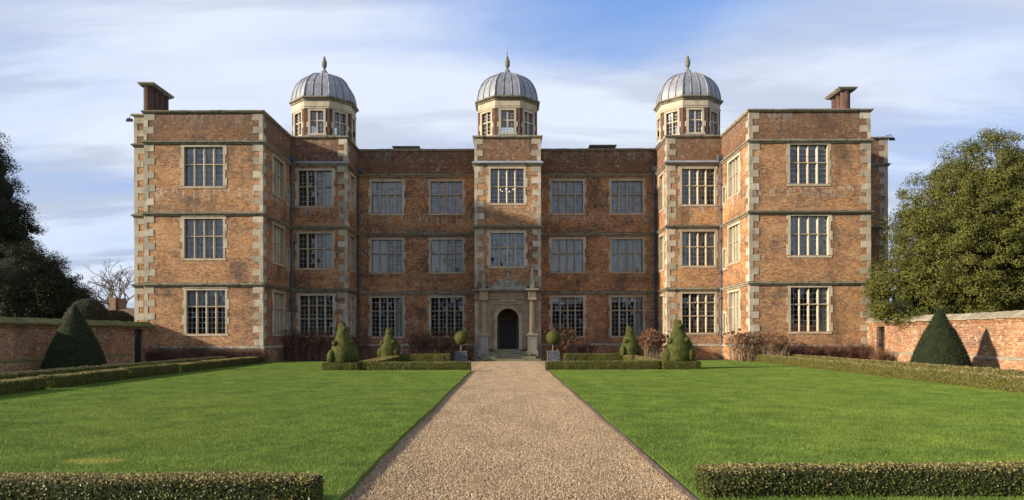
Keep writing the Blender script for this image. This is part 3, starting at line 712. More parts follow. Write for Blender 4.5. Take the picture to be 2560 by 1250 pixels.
# parapet inner lining so that the coping has a back
sweep('parapet_back', [(-0.36, -0.8), (-0.30, -0.8), (-0.30, -0.03), (-0.36, -0.03)], TOP, M['brick'])
# --- quoins
LONG, SHORT = 0.56, 0.20
def quoins(x, y, sx, sy, z0=1.03, stuff=False, phase=0):
    """corner at (x,y); the walls run away in sx (along X) and sy (along Y)"""
    bounds = [(max(z0, 1.035), S1 - 0.13), (S1 + 0.12, S2 - 0.13), (S2 + 0.12, S3 - 0.13), (S3 + 0.12, TOP - 0.06)]
    allm = MB()
    for a, b in bounds:
        if b < z0: continue
        a = max(a, z0); n = max(2, round((b - a) / 0.365)); h = (b - a) / n
        for k in range(n):
            lx, ly = (LONG, SHORT) if (k + n + phase) % 2 else (SHORT, LONG)
            lx += random.uniform(-.05, .05); ly += random.uniform(-.03, .03); p = 0.012 + random.uniform(0, .012)
            m = allm if stuff else MB()
            xa, xb = sorted((x - sx * p, x + sx * lx)); ya, yb = sorted((y - sy * p, y + sy * ly))
            m.box(xa, xb, ya, yb, a + h * k + .003, a + h * (k + 1) - .003)
            if not stuff: m.build('quoin', M['stone'], hall)
    if stuff: tag(allm.build('quoin_column', M['stone'], hall), kind='stuff')
quoins(-21.56, 41.6, 1, 1, stuff=True); quoins(24.7, 46.8, -1, 1, stuff=True)
quoins(XLo, YW, 1, 1); quoins(XLi, YW, -1, 1); quoins(BLx, YB, -1, 1)
quoins(-PX, YB, 1, 1, z0=S1 + .12); quoins(PX, YB, -1, 1, z0=S1 + .12)
quoins(BRx, YB, 1, 1); quoins(XRi, YW, 1, 1); quoins(XRo, YW, -1, 1)
# --- chimneys
def stack(x0, x1, y0, y1, ztop, nf, round_=True):
    c = empty('chimney_stack', ((x0 + x1) / 2, (y0 + y1) / 2, 13.4), parent=hall)
    MB().box(x0 + .05, x1 - .05, y0 + .05, y1 - .05, 13.4, TOP + .1).build('base', M['stone'], c)
    L = y1 - y0; w = x1 - x0
    for k in range(nf):
        yc = y0 + L * (k + .5) / nf; r = min(w, L / nf) * 0.47
        m = MB(); prof = [(r * 1.12, TOP + .1 - .02), (r * 1.12, TOP + .28), (r, TOP + .36)]
        z = TOP + .36
        while z < ztop - .32: prof += [(r * 1.0, z), (r * .95, z + .06)]; z += .085
        prof += [(r, ztop - .3), (r * 1.05, ztop - .26), (r * 1.05, ztop - .16)]
        m.lathe(prof, ((x0 + x1) / 2, yc, 0), 14).build('flue', M['dbrick'], c)
    m = MB()
    for o, za, zb in ((0.02, ztop - .18, ztop - .12), (0.08, ztop - .12, ztop - .06), (.12, ztop - .06, ztop)): m.box(x0 - o, x1 + o, y0 - o, y1 + o, za, zb)
    m.build('cap', M['string'], c)
stack(-21.58, -20.86, 42.3, 44.75, 16.5, 4); stack(20.05, 20.95, 43.4, 45.2, 16.5, 3)
for x0, x1, zt in ((-8.2, -6.35, 15.15), (5.9, 7.75, 15.2)):
    c = empty('chimney_stack', ((x0 + x1) / 2, 52, 13.4), parent=hall)
    MB().box(x0 + .1, x1 - .1, 51.6, 52.5, 13.4, zt - .15).build('shaft', M['dbrick'], c)
    m = MB(); m.box(x0 + .05, x1 - .05, 51.55, 52.55, zt - .16, zt - .07); m.box(x0 - .05, x1 + .05, 51.45, 52.65, zt - .07, zt); m.build('cap', M['string'], c)
# --- rainwater pipes with hoppers
def downpipe(x, y, ztop):
    m = MB(); m.tube([(x, y, 0.1), (x, y, ztop)], .06, 8)
    p = m.build('downpipe', M['pipe'], hall)
    for z in (1.9, 3.9, 5.6, 7.6, 9.6, 11.2): MB().box(x - .1, x + .1, y - .075, y + .09, z, z + .13).build('bracket', M['pipe'], p)
    h = MB(); h.hexa([(x - .08, y - .08, ztop), (x + .08, y - .08, ztop), (x + .08, y + .08, ztop), (x - .08, y + .08, ztop), (x - .19, y - .2, ztop + .22), (x + .19, y - .2, ztop + .22), (x + .19, y + .1, ztop + .22), (x - .19, y + .1, ztop + .22)])
    h.box(x - .20, x + .20, y - .21, y + .1, ztop + .22, ztop + .48); h.build('hopper', M['pipe'], p)
downpipe(XLi + .12, YB - .14, S3 - .02); downpipe(XRi - .12, YB - .14, S3 - .02); downpipe(BLx + .14, YR - .14, S3 + .02); downpipe(BRx - .14, YR - .14, S3 + .02)
# small plinth window
F = mapf((0, YR - .1, 0), X_, FR)
m = MB(); fbox(m, F, -7.95, -7.3, -.03, .0, .05, .85); vw = m.build('basement_window', M['stone2'], hall)
m = MB(); fbox(m, F, -7.8, -7.45, -.05, -.031, .2, .62); m.build('grille', M['black'], vw)
# --- floodlights
def floodlight(p, dx, label):
    r = empty('floodlight', p, label, 'floodlight', 'floodlights on the parapet corners')
    MB().tube([(p[0] - dx * .35, p[1] + .1, p[2] + .25), (p[0] - dx * .05, p[1], p[2] + .3), (p[0], p[1], p[2] + .12)], .025, 6).build('bracket', M['black'], r)
    m = MB(); m.hexa([(p[0] - .16, p[1] - .12, p[2] - .1), (p[0] + .16, p[1] - .12, p[2] - .1), (p[0] + .16, p[1] + .12, p[2] - .05), (p[0] - .16, p[1] + .12, p[2] - .05), (p[0] - .12, p[1] - .08, p[2] + .1), (p[0] + .12, p[1] - .08, p[2] + .1), (p[0] + .12, p[1] + .12, p[2] + .12), (p[0] - .12, p[1] + .12, p[2] + .12)])
    m.build('housing', M['black'], r)
floodlight((-21.95, 41.8, 14.13), -1, 'small black floodlight on a bracket at the far left parapet corner')
floodlight((25.05, 46.9, 14.3), 1, 'small black floodlight on a bracket at the far right rear parapet')

# --- cupolas
def cupola(cx, cy, flip):
    c = empty('cupola', (cx, cy, TOP), parent=hall)
    rc = 2.10; A = [PI / 8 + k * PI / 4 for k in range(8)]
    zb, zt = TOP - .1, 16.30
    for k in range(8):
        a0, a1 = A[k], A[(k + 1) % 8]
        p0 = Vector((cx + rc * math.cos(a0), cy + rc * math.sin(a0), 0)); p1 = Vector((cx + rc * math.cos(a1), cy + rc * math.sin(a1), 0))
        am = (a0 + a1 + (2 * PI if a1 < a0 else 0)) / 2; Nv = Vector((math.cos(am), math.sin(am), 0)); U = (p1 - p0).normalized(); L = (p1 - p0).length
        Fk = mapf(p0, U, Nv); w = 0.42; u0, u1 = L / 2 - w, L / 2 + w; z0, z1 = 14.66, 16.12
        m = MB()
        for a, b, c_, d in ((0, u0, zb, zt), (u1, L, zb, zt), (u0, u1, zb, z0), (u0, u1, z1, zt)): m.poly([Fk(a, 0, c_), Fk(b, 0, c_), Fk(b, 0, d), Fk(a, 0, d)])
        m.build('drum_wall', M['dbrick'], c)
        f = MB()
        for a, b in ((u0 - .15, u0), (u1, u1 + .15)):
            fbox(f, Fk, a, b, -.03, .2, z0, z1)
            zz = z0 + .4; e = .1
            fbox(f, Fk, a - (e if a < L / 2 - .3 else 0), b + (e if a > L / 2 else 0), -.024, .1, zz, zz + .34)
        fbox(f, Fk, u0 - .15, u1 + .15, -.032, .2, z1, z1 + .12); fbox(f, Fk, u0 - .2, u1 + .2, -.05, .2, z0 - .12, z0)
        fbox(f, Fk, L / 2 - .05, L / 2 + .05, .05, .18, z0, z1); fbox(f, Fk, u0, u1, .052, .178, 15.45, 15.54)
        f.build('window_frame', M['stone2'], c)
        rg = random.Random(k)
        cm = MB()
        for (a, b) in ((u0, L / 2 - .05), (L / 2 + .05, u1)):
            for (d, e) in ((z0, 15.45), (15.54, z1)):
                g = MB(); t = rg.gauss(0, .01); t2 = rg.gauss(0, .01)
                g.poly([Fk(a, .12 + t, d), Fk(b, .12 - t, d), Fk(b, .12 - t + t2, e), Fk(a, .12 + t + t2, e)]); g.build('pane', M['glass'], c)
                fbox(cm, Fk, (a + b) / 2 - .008, (a + b) / 2 + .008, .10, .108, d, e)
                for q in (1, 2): zz = d + (e - d) * q / 3; fbox(cm, Fk, a, b, .101, .109, zz - .008, zz + .008)
        cm.build('lead_came', M['came'], c)
    def octp(name, prof, mat): MB().lathe(prof, (cx, cy, 0), 8, PI / 8).build(name, mat, c)
    octp('frieze', [(rc + .02, 16.28), (rc + .02, 16.38), (rc + .05, 16.40), (rc + .05, 16.46), (rc, 16.46), (rc, 16.82)], M['stone2'])
    octp('cornice', [(rc, 16.78), (rc + .06, 16.80), (rc + .08, 16.88), (rc + .20, 16.94), (rc + .22, 16.99), (rc + .22, 17.03), (rc - .1, 17.08)], M['string'])
    octp('lead_skirt', [(rc + .12, TOP + .02), (rc + .10, TOP + .16), (rc + .0, TOP + .22)], M['lead'])
    octp('drum_floor', [(rc - .15, TOP - .05), (rc - .15, TOP + .02)], M['room']); octp('drum_ceiling', [(rc - .1, 16.6), (rc - .1, 16.65)], M['lobby'])
    # dome: octagonal ogee, each lead sheet and roll its own piece
    prof = []; R0 = rc + .02; H = 2.02
    for i in range(15):
        t = i / 14
        ang = t * PI / 2
        r = R0 * math.cos(ang) ** 0.86; z = H * math.sin(ang) ** 0.98
        prof.append((r, 17.05 + z))
    prof = [p for p in prof if p[0] > .34] + [(.30, 19.02), (.20, 19.16), (.14, 19.34)]
    def pt(k, s, r, z):       # s along face k 0..1
        a0, a1 = A[k], A[k] + PI / 4
        return Vector((cx + r * (math.cos(a0) * (1 - s) + math.cos(a1) * s), cy + r * (math.sin(a0) * (1 - s) + math.sin(a1) * s), z))
    for k in range(8):
        for q in range(3):
            m = MB(); s0, s1 = q / 3, (q + 1) / 3; cols = []
            for s in (s0, (s0 + s1) / 2, s1):
                bulge = .022 if abs(s - (s0 + s1) / 2) < 1e-6 else 0
                cols.append([m.vert(pt(k, s, r + bulge, z)) for r, z in prof])
            for c0, c1 in zip(cols, cols[1:]):
                for i in range(len(prof) - 1): m.face((c0[i], c1[i], c1[i + 1], c0[i + 1]))
            m.build('lead_sheet', M['lead'], c, smooth=True)
            path = [pt(k, s0, r + .02, z) for r, z in prof]
            MB().tube(path, .042 if q == 0 else .032, 5).build('lead_roll', M['lead'], c, smooth=True)
    fin = [(.13, 19.30), (.20, 19.36), (.20, 19.44), (.11, 19.50), (.10, 19.62), (.17, 19.68), (.21, 19.80), (.22, 20.02), (.18, 20.14), (.10, 20.18), (.13, 20.26), (.08, 20.36), (.02, 20.44)]
    MB().lathe([(r * .8, z - .05) for r, z in fin], (cx, cy, 0), 12).build('finial', M['finial'], c, smooth=False)
    if not flip:
        v = MB(); v.tube([(cx, cy, 20.3), (cx, cy, 20.85)], .018, 5); v.build('vane_rod', M['black'], c)
        v = MB(); v.hexa([(cx - .05, cy - .03, 20.55), (cx + .05, cy - .03, 20.55), (cx + .05, cy + .03, 20.55), (cx - .05, cy + .03, 20.55), (cx - .01, cy - .01, 21.0), (cx + .01, cy - .01, 21.0), (cx + .01, cy + .01, 21.0), (cx - .01, cy + .01, 21.0)]); v.build('gilt_flame', M['gold'], c)
cupola(-12.30, 48.4, True); cupola(0.0, 48.4, False); cupola(12.12, 48.4, True)

# --- porch
porch = empty('porch', (0, YB, 0), parent=hall)
porch['label'] = 'carved stone classical porch with round arched doorway and columns'
PZ = 0.70; AR = 0.70; SPR = 2.62
m = MB(); y = YB - .04; n = 16
def stonewall(m, y):
    m.poly([(-PX, y, 0), (-AR, y, 0), (-AR, y, SPR), (-PX, y, SPR)]); m.poly([(AR, y, 0), (PX, y, 0), (PX, y, SPR), (AR, y, SPR)])
    arc = [(AR * math.cos(PI - PI * k / n), SPR + AR * math.sin(PI - PI * k / n)) for k in range(n + 1)]
    zt = 3.92
    m.poly([(-PX, y, SPR), (-AR, y, SPR), (-AR, y, zt), (-PX, y, zt)]); m.poly([(AR, y, SPR), (PX, y, SPR), (PX, y, zt), (AR, y, zt)])
    for (xa, za), (xb, zb) in zip(arc, arc[1:]): m.poly([(xa, y, za), (xb, y, zb), (xb, y, zt), (xa, y, zt)])
    path = [(-AR, 0)] + arc + [(AR, 0)]
    for (xa, za), (xb, zb) in zip(path, path[1:]): m.poly([(xa, y, za), (xb, y, zb), (xb, y + .55, zb), (xa, y + .55, za)])
stonewall(m, y)
m.poly([(-PX, y, 0), (-PX, y + .2, 0), (-PX, y + .2, 4.4), (-PX, y, 4.4)]); m.poly([(PX, y, 0), (PX, y + .2, 0), (PX, y + .2, 4.4), (PX, y, 4.4)])
m.build('ashlar_wall', M['porch'], porch)
# ashlar blocks standing proud on the flanks
for sx in (-1, 1):
    z = 1.05
    for k, h in enumerate((.55, .5, .6, .5, .55)):
        xa, xb = sorted((sx * 1.72, sx * (PX + .01))); MB().box(xa, xb, y - .07, y + .02, z + .004, z + h - .004).build('pilaster_block', M['porch'], porch); z += h
    xa, xb = sorted((sx * 1.66, sx * (PX + .05))); MB().box(xa, xb, y - .13, y + .02, 0, 1.05).build('pilaster_base', M['porchg'], porch)
    # pedestal, column, capital
    xc = sx * 1.535; yc = YB - .42
    m = MB(); m.box(xc - .37, xc + .37, yc - .37, YB, 0, .62); m.build('pedestal_base', M['porchg'], porch)
    m = MB(); m.box(xc - .29, xc + .29, yc - .29, YB - .05, .62, 1.55); m.build('pedestal', M['porchg'], porch)
    m = MB(); m.box(xc - .33, xc + .33, yc - .33, YB - .05, 1.55, 1.60); m.box(xc - .36, xc + .36, yc - .36, YB - .05, 1.60, 1.68); m.build('pedestal_cap', M['porchg'], porch)
    pr = [(.27, 1.68), (.27, 1.74), (.24, 1.80), (.20, 1.82), (.195, 2.4), (.175, 3.66), (.20, 3.68), (.20, 3.71), (.18, 3.73), (.18, 3.78), (.25, 3.84)]
    MB().lathe(pr, (xc, yc, 0), 20).build('column', M['porch'], porch, smooth=False)
    MB().box(xc - .28, xc + .28, yc - .28, yc + .28, 3.84, 3.92).build('capital', M['porch'], porch)
    # entablature block over the column
    m = MB(); m.box(xc - .25, xc + .25, yc - .25, YB, 3.92, 4.38); m.build('entablature_block', M['porch'], porch)
    for q in (-.14, 0, .14): MB().box(xc + q - .04, xc + q + .04, yc - .275, yc - .25, 4.05, 4.36).build('triglyph', M['porch'], porch)
    m = MB(); m.box(xc - .33, xc + .33, yc - .33, YB, 4.38, 4.45); m.box(xc - .42, xc + .42, yc - .42, YB, 4.45, 4.55); m.build('cornice_block', M['string'], porch)
    # obelisk
    m = MB(); m.box(xc - .14, xc + .14, yc - .06, yc + .22, 4.55, 4.98); m.box(xc - .165, xc + .165, yc - .085, yc + .245, 4.98, 5.04)
    zc_ = yc + .08
    m.hexa([(xc - .12, zc_ - .12, 5.04), (xc + .12, zc_ - .12, 5.04), (xc + .12, zc_ + .12, 5.04), (xc - .12, zc_ + .12, 5.04), (xc - .025, zc_ - .025, 5.98), (xc + .025, zc_ - .025, 5.98), (xc + .025, zc_ + .025, 5.98), (xc - .025, zc_ + .025, 5.98)])
    m.build('obelisk', M['porchg'], porch)
    # impost, jamb base and spandrel roundel
    xa, xb = sorted((sx * (AR - .03), sx * (AR + .28)))
    MB().box(xa, xb, y - .10, y + .3, SPR - .10, SPR).build('impost', M['porch'], porch)
    xa, xb = sorted((sx * (AR + .0), sx * (AR + .22))); MB().box(xa, xb, y - .06, y + .02, PZ, SPR - .1).build('jamb', M['porch'], porch)
    m = MB(); pts = [(sx * .80 + .12 * math.cos(t), y - .05, 3.36 + .12 * math.sin(t)) for t in np.linspace(0, 2 * PI, 13)[:-1]]
    m.tube(pts + [pts[0]], .03, 5, cap=False); m.build('roundel', M['porch'], porch)
m = MB()
for k in range(n):
    t0, t1 = PI * k / n, PI * (k + 1) / n
    for r0, r1, d in ((AR + .005, AR + .2, .07), (AR + .2, AR + .25, .11)):
        P = lambda r, t, yy: (r * math.cos(t), yy, SPR + r * math.sin(t))
        m.hexa([P(r0, t0, y - d), P(r1, t0, y - d), P(r1, t0, y + .02), P(r0, t0, y + .02), P(r0, t1, y - d), P(r1, t1, y - d), P(r1, t1, y + .02), P(r0, t1, y + .02)])
m.build('archivolt', M['porch'], porch)
m = MB(); m.box(-.98, .98, y - .075, y + .02, 3.58, 3.66); m.box(-.98, -.92, y - .07, y + .02, SPR, 3.58); m.box(.92, .98, y - .07, y + .02, SPR, 3.58); m.build('spandrel_frame', M['porch'], porch)
m = MB(); m.box(-.45, .45, y - .06, y + .02, 3.74, 3.92); m.box(-.52, .52, y - .04, y + .02, 3.78, 3.88); m.build('tablet', M['porch'], porch)
m = MB(); m.box(-PX - .03, PX + .03, y - .09, y + .1, 3.92, 4.06); m.box(-PX - .01, PX + .01, y - .06, y + .1, 4.06, 4.38); m.build('entablature', M['porch'], porch)
for k in range(-5, 6):
    xk = k * .36
    if abs(xk) > 1.2: continue
    for q in (-.055, .0, .055): MB().box(xk + q - .018, xk + q + .018, y - .085, y - .06, 4.10, 4.36).build('triglyph', M['porch'], porch)
m = MB(); m.box(-PX - .08, PX + .08, y - .16, y + .1, 4.38, 4.45); m.box(-PX - .16, PX + .16, y - .26, y + .1, 4.45, 4.55); m.build('cornice', M['string'], porch)
# strapwork crest
cr = MB(); yb = YB - .16
outl = [(-1.22, 4.55), (-1.22, 4.72), (-1.02, 4.80), (-.85, 4.92), (-.62, 5.10), (-.45, 5.13), (-.28, 5.06), (-.24, 5.22), (0, 5.34), (.24, 5.22), (.28, 5.06), (.45, 5.13), (.62, 5.10), (.85, 4.92), (1.02, 4.80), (1.22, 4.72), (1.22, 4.55)]
a = [cr.vert((x, yb, z)) for x, z in outl]; b = [cr.vert((x, yb + .14, z)) for x, z in outl]
cr.face(a); cr.face(b[::-1])
for k in range(len(a)): cr.face((a[k], a[(k + 1) % len(a)], b[(k + 1) % len(a)], b[k]))
crest = cr.build('strapwork_crest', M['porchg'], porch)
def ring(cx, cz, r, t, yy, turns=1.0, spiral=0.0, ph=0.0, n=20):
    pts = []
    for k in range(int(n * turns) + 1):
        an = ph + 2 * PI * k / n; rr = r - spiral * k / n; pts.append((cx + rr * math.cos(an), yy, cz + rr * math.sin(an)))
    return MB().tube(pts, t, 6)
ring(0, 5.0, .24, .045, yb - .02).build('oval_frame', M['porchg'], porch)
MB().ell((0, yb - .01, 5.0), (.15, .07, .16), 12, 8).build('boss', M['porchg'], porch, smooth=True)
for sx in (-1, 1):
    ring(sx * .55, 4.93, .17, .03, yb - .02, 1.6, .09, PI / 2).build('scroll', M['porchg'], porch)
    ring(sx * 1.22, 4.80, .12, .03, yb - .02, 1.5, .06, PI / 2).build('scroll', M['porchg'], porch)
    MB().tube([(sx * .70, yb - .02, 5.02), (sx * .92, yb - .02, 4.80), (sx * 1.12, yb - .02, 4.72), (sx * 1.26, yb - .02, 4.70)], .032, 6).build('strap', M['porchg'], porch)
    MB().tube([(sx * 1.36, yb, 4.62), (sx * 1.75, yb, 4.66), (sx * 2.0, yb, 4.85)], .05, 6).build('strap', M['porchg'], porch)
MB().lathe([(.06, 5.30), (.12, 5.36), (.07, 5.42), (.07, 5.62), (.13, 5.72), (.16, 5.80), (.10, 5.84), (.04, 5.95)], (0, yb + .05, 0), 12).build('crest_finial', M['porchg'], porch)
# lobby, door and lantern
m = MB(); yl = y + .55; yd = YB + 1.5
for pts in ([(-1.3, yl, 0), (-1.3, yd, 0), (-1.3, yd, 4), (-1.3, yl, 4)], [(1.3, yl, 0), (1.3, yd, 0), (1.3, yd, 4), (1.3, yl, 4)], [(-1.3, yl, 4), (1.3, yl, 4), (1.3, yd, 4), (-1.3, yd, 4)],
            [(-1.3, yd, 0), (1.3, yd, 0), (1.3, yd, 4), (-1.3, yd, 4)], [(-1.3, YB - .2, PZ - .005), (1.3, YB - .2, PZ - .005), (1.3, yd, PZ - .005), (-1.3, yd, PZ - .005)],
            [(-1.3, yl, 0), (-AR, yl, 0), (-AR, yl, 4), (-1.3, yl, 4)], [(AR, yl, 0), (1.3, yl, 0), (1.3, yl, 4), (AR, yl, 4)]): m.poly(pts)
m.build('lobby', M['lobby'], porch)
m = MB(); m.box(-.72, -.55, yd - .1, yd, PZ, 2.62); m.box(.55, .72, yd - .1, yd, PZ, 2.62); m.box(-.72, .72, yd - .105, yd, 2.62, 2.78); m.build('door_case', M['lobby'], porch)
m = MB(); m.box(-.55, .55, yd - .06, yd - .005, PZ, 2.62); 
for xx in (-.28, .0, .28): m.box(xx - .03, xx + .03, yd - .08, yd - .06, PZ, 2.60)
for zz in (.85, 1.5, 2.1): m.box(-.53, .53, yd - .085, yd - .06, zz, zz + .07)
m.build('door', M['door'], porch)
m = MB(); m.tube([(0, YB + .6, 3.6), (0, YB + .6, 3.2)], .012, 5); m.lathe([(.02, 3.22), (.13, 3.08), (.13, 2.84), (.05, 2.78)], (0, YB + .6, 0), 6); m.build('lantern', M['black'], porch)
# steps: each a stone slab
for k in range(5):
    hw = 1.06 + .30 * k; d = .34 * (k + 1); zt = PZ - .14 * k
    m = MB(); yy0 = YB - .05 - d; c0 = .25
    pl = [(-hw, YB - .02), (-hw, yy0 + c0), (-hw + c0, yy0), (hw - c0, yy0), (hw, yy0 + c0), (hw, YB - .02)]
    zb = max(zt - .14, -.02)
    a = [m.vert((x, yy, zb)) for x, yy in pl]; e = [m.vert((x, yy, zt - .003 * k)) for x, yy in pl]
    m.face(e)
    for q in range(len(pl)): m.face((a[q], a[(q + 1) % len(pl)], e[(q + 1) % len(pl)], e[q]))
    m.build('step', M['step'], porch)

# ------------------------------------------------------------------ garden walls
def garden_wall(X, s, y0, y1, zt, label, cat, mossy):
    """wall along Y whose garden face is at X; s = outward side"""
    root = empty('garden_wall', (X + s * .25, (y0 + y1) / 2, 0), label, cat)
    dy0, dy1, dz = (38.95, 39.8, 2.0) if mossy else (39.0, 39.85, 2.02)
    m = MB(); ys = [y0, dy0, dy1, y1]
    for k, (a, b) in enumerate(zip(ys, ys[1:])):
        xa, xb = sorted((X, X + s * .45))
        if k == 1: m.box(xa, xb, a, b, dz, zt)
        else: m.box(xa, xb, a, b, 0, zt)
    m.build('brickwork', M['gbrick'], root)
    xa, xb = sorted((X - s * .09, X + s * .2))
    m = MB(); m.box(xa, xb, y0, dy0 - .3, 0, .55); m.build('plinth', M['gbrick'], root)
    m = MB(); m.hexa([(X - s * .10, y0, .55), (X + s * .05, y0, .55), (X + s * .05, dy0 - .3, .55), (X - s * .10, dy0 - .3, .55), (X - s * .09, y0, .60), (X + s * .05, y0, .72), (X + s * .05, dy0 - .3, .72), (X - s * .09, dy0 - .3, .60)])
    m.build('plinth_cap', M['mossy'] if mossy else M['coping'], root)
    for q, (o, h) in enumerate(((.04, .07), (.07, .07))):
        xa, xb = sorted((X - s * o, X + s * .4)); MB().box(xa, xb, y0, y1, zt - .14 + .07 * q, zt - .07 + .07 * q - .002).build('oversailing_course', M['gbrick'], root)
    # coping of separate slabs, ridge along the middle
    y = y0; wd = .14; rh = .30
    while y < y1 - .02:
        L = min(random.uniform(.38, .62), y1 - y); j = random.uniform(-.018, .018); tilt = random.uniform(-.012, .012)
        for side in (-1, 1):
            xe = X + s * .225 + side * s * (.225 + wd); xr = X + s * .225 + side * s * .005
            m = MB(); th = .07
            m.hexa([(xe, y, zt + j), (xr, y, zt + rh - th + j), (xr, y + L - .008, zt + rh - th + j + tilt), (xe, y + L - .008, zt + j + tilt),
                    (xe, y, zt + .06 + j), (xr, y, zt + rh + j), (xr, y + L - .008, zt + rh + j + tilt), (xe, y + L - .008, zt + .06 + j + tilt)])
            m.build('coping_slab', M['mossy'] if mossy else M['coping'], root)
        y += L
    m = MB(); xa, xb = sorted((X + s * .1, X + s * .16))
    if mossy:
        m.box(xa, xb, dy0, dy1, 0.02, dz); d = m.build('door', M['gdoor'], root)
        MB().box(X + s * .06, X + s * .1, dy0 + .08, dy0 + .2, 1.62, 1.66).build('latch', M['came'], d)
        MB().box(X - .02 if s > 0 else X - .3, X + .3 if s > 0 else X + .02, dy0 - .12, dy1 + .12, dz - .0, dz + .1).build('lintel', M['black'], root)
    else:
        d = empty('gate', (X + .13, (dy0 + dy1) / 2, 0), parent=root)
        for k in range(8): yy = dy0 + .05 + k * (dy1 - dy0 - .1) / 7; MB().tube([(X + s * .13, yy, .05), (X + s * .13, yy, dz - .05)], .012, 5).build('bar', M['black'], d)
        for zz in (.15, 1.0, 1.85): MB().box(xa, xb, dy0 + .02, dy1 - .02, zz, zz + .05).build('rail', M['black'], d)
    return root
garden_wall(-20.2, -1, 14.0, 40.9, 2.10, 'old brick garden wall with green mossy coping left of the hall', 'wall', True)
garden_wall(20.4, 1, 14.0, 40.9, 2.24, 'sunlit orange brick garden wall with stone coping right of the hall', 'wall', False)
m = MB(); m.hexa([(-19.95, 34.6, .08), (-19.9, 34.6, .08), (-19.9, 36.0, .08), (-19.95, 36.0, .08), (-20.1, 34.6, .55), (-20.06, 34.6, .55), (-20.06, 36.0, .55), (-20.1, 36.0, .55)])
tag(m.build('leaning_board', M['wood']), 'pale wooden board leaning at the foot of the mossy wall', 'board')

# ------------------------------------------------------------------ hedges
def nz(p, s): return mnoise.noise(Vector(p) * s)
def hedge(x0, y0, x1, y1, w, h, dens, ln, wd, label, tanp=0.5, mats=None, group=None, top_amp=.02, zb=0.03, seed=0, sidep=.12):
    d = Vector((x1 - x0, y1 - y0)); L = d.length; d.normalize(); nv = Vector((-d.y, d.x)); n = max(2, int(L / .3))
    prof = [(-w / 2, 0), (-w / 2 - .01, h * .45), (-w / 2 + .012, h - .03), (-w / 2 + .05, h), (0, h + .008), (w / 2 - .05, h), (w / 2 - .012, h - .03), (w / 2 + .01, h * .45), (w / 2, 0)]
    m = MB(); m.mi = 0; rings = []
    for j in range(n + 1):
        t = L * j / n; rg = []
        for o, z in prof:
            px, py = x0 + d.x * t + nv.x * o, y0 + d.y * t + nv.y * o
            k = nz((px + seed, py, z), 2.3) * .035 + nz((px, py, z + seed), .7) * .03
            oo = o + (k if o > 0 else -k) * (1 if abs(o) > .01 else 0); zz = z + (nz((px, py, seed), 1.1) * top_amp * 1.5 if z > h * .6 else 0)
            rg.append(m.vert((x0 + d.x * t + nv.x * oo, y0 + d.y * t + nv.y * oo, zb + zz)))
        rings.append(rg)
    for a, b in zip(rings, rings[1:]):
        for k in range(len(prof) - 1): m.face((a[k], b[k], b[k + 1], a[k + 1]))
    m.face(rings[0]); m.face(rings[-1][::-1])
    area = L * (2 * h + w) + 2 * h * w; nl = int(area * dens)
    P, Nn = sample_mb(m, nl); 
    cx = np.array([(x0 + x1) / 2, (y0 + y1) / 2, h / 2])
    up = np.abs(Nn[:, 2]) > .6
    sgn = np.sign((P - cx) @ np.array([nv.x, nv.y, 0]))
    Nn = np.where(up[:, None], np.abs(Nn) * np.array([0, 0, 1]), Nn)
    P = P + unit(Nn + 1e-6) * 0 + RNG.normal(0, ln * .35, P.shape)
    ends = np.abs((P - cx) @ np.array([d.x, d.y, 0])) > L / 2 - .06
    q = leaf_quads(P, Nn, ln, wd, .75 if ln < .03 else .45)
    pr = np.where(up, tanp, tanp * sidep) + 0 * P[:, 0]
    nn = np.array([nz((p[0], p[1], 3.3 + seed), 1.6) for p in P[::1]]) if nl < 60000 else np.zeros(nl)
    r = RNG.random(nl) - nn * .35
    rs = RNG.random(nl) - nn * (.30 if ln > .03 else .12)
    mi = np.where(up & (r < tanp), 2, np.where(~up & (rs < tanp * sidep), 3, np.where(rs < (.10 if ln > .03 else .02), 3, 1)))
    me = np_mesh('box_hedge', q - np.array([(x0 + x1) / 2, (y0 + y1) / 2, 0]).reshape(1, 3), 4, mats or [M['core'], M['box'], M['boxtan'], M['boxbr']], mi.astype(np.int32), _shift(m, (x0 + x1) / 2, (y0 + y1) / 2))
    o = link('box_hedge', me, None, ((x0 + x1) / 2, (y0 + y1) / 2, 0)); return tag(o, label, 'hedge', group)
def _shift(m, x, y):
    n = MB(); n.v = [(a - x, b - y, c) for a, b, c in m.v]; n.f = m.f; n.m = [0] * len(m.f); return n
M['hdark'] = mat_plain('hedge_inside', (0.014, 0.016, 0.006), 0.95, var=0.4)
M['nbox'] = mat_leaf('near_box_leaf', (0.030, 0.040, 0.008), (0.13, 0.15, 0.026), spec=0.35, rough=0.45, nscale=3)
NB = [M['hdark'], M['nbox'], M['boxtan'], M['boxbr']]
G1 = 'low clipped box hedges'
hedge(-5.4, 6.47, -1.72, 6.47, .36, .30, 9500, .024, .017, 'low box hedge in the left foreground, closest to the viewer', .72, NB, G1, sidep=.05, seed=1)
hedge(1.86, 6.92, 6.1, 6.92, .38, .30, 9500, .024, .017, 'low box hedge in the right foreground beside the gravel path', .72, NB, G1, sidep=.05, seed=2)
BM = [M['core'], M['box'], M['boxtan'], M['boxbr']]
M['boxsun'] = mat_leaf('sunlit_box_leaf', (0.075, 0.082, 0.017), (0.17, 0.17, 0.034), spec=0.12, nscale=1.2)  # lighter box leaf, sun on the right hedges put into its colour
M['boxwarm'] = mat_leaf('sunwarm_box_leaf', (0.12, 0.10, 0.028), (0.235, 0.185, 0.055), spec=0.12, nscale=0.9)  # warm leaf that colours in the sunlit sides of the right hedges
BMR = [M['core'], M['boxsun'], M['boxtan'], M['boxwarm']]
LN = 2400
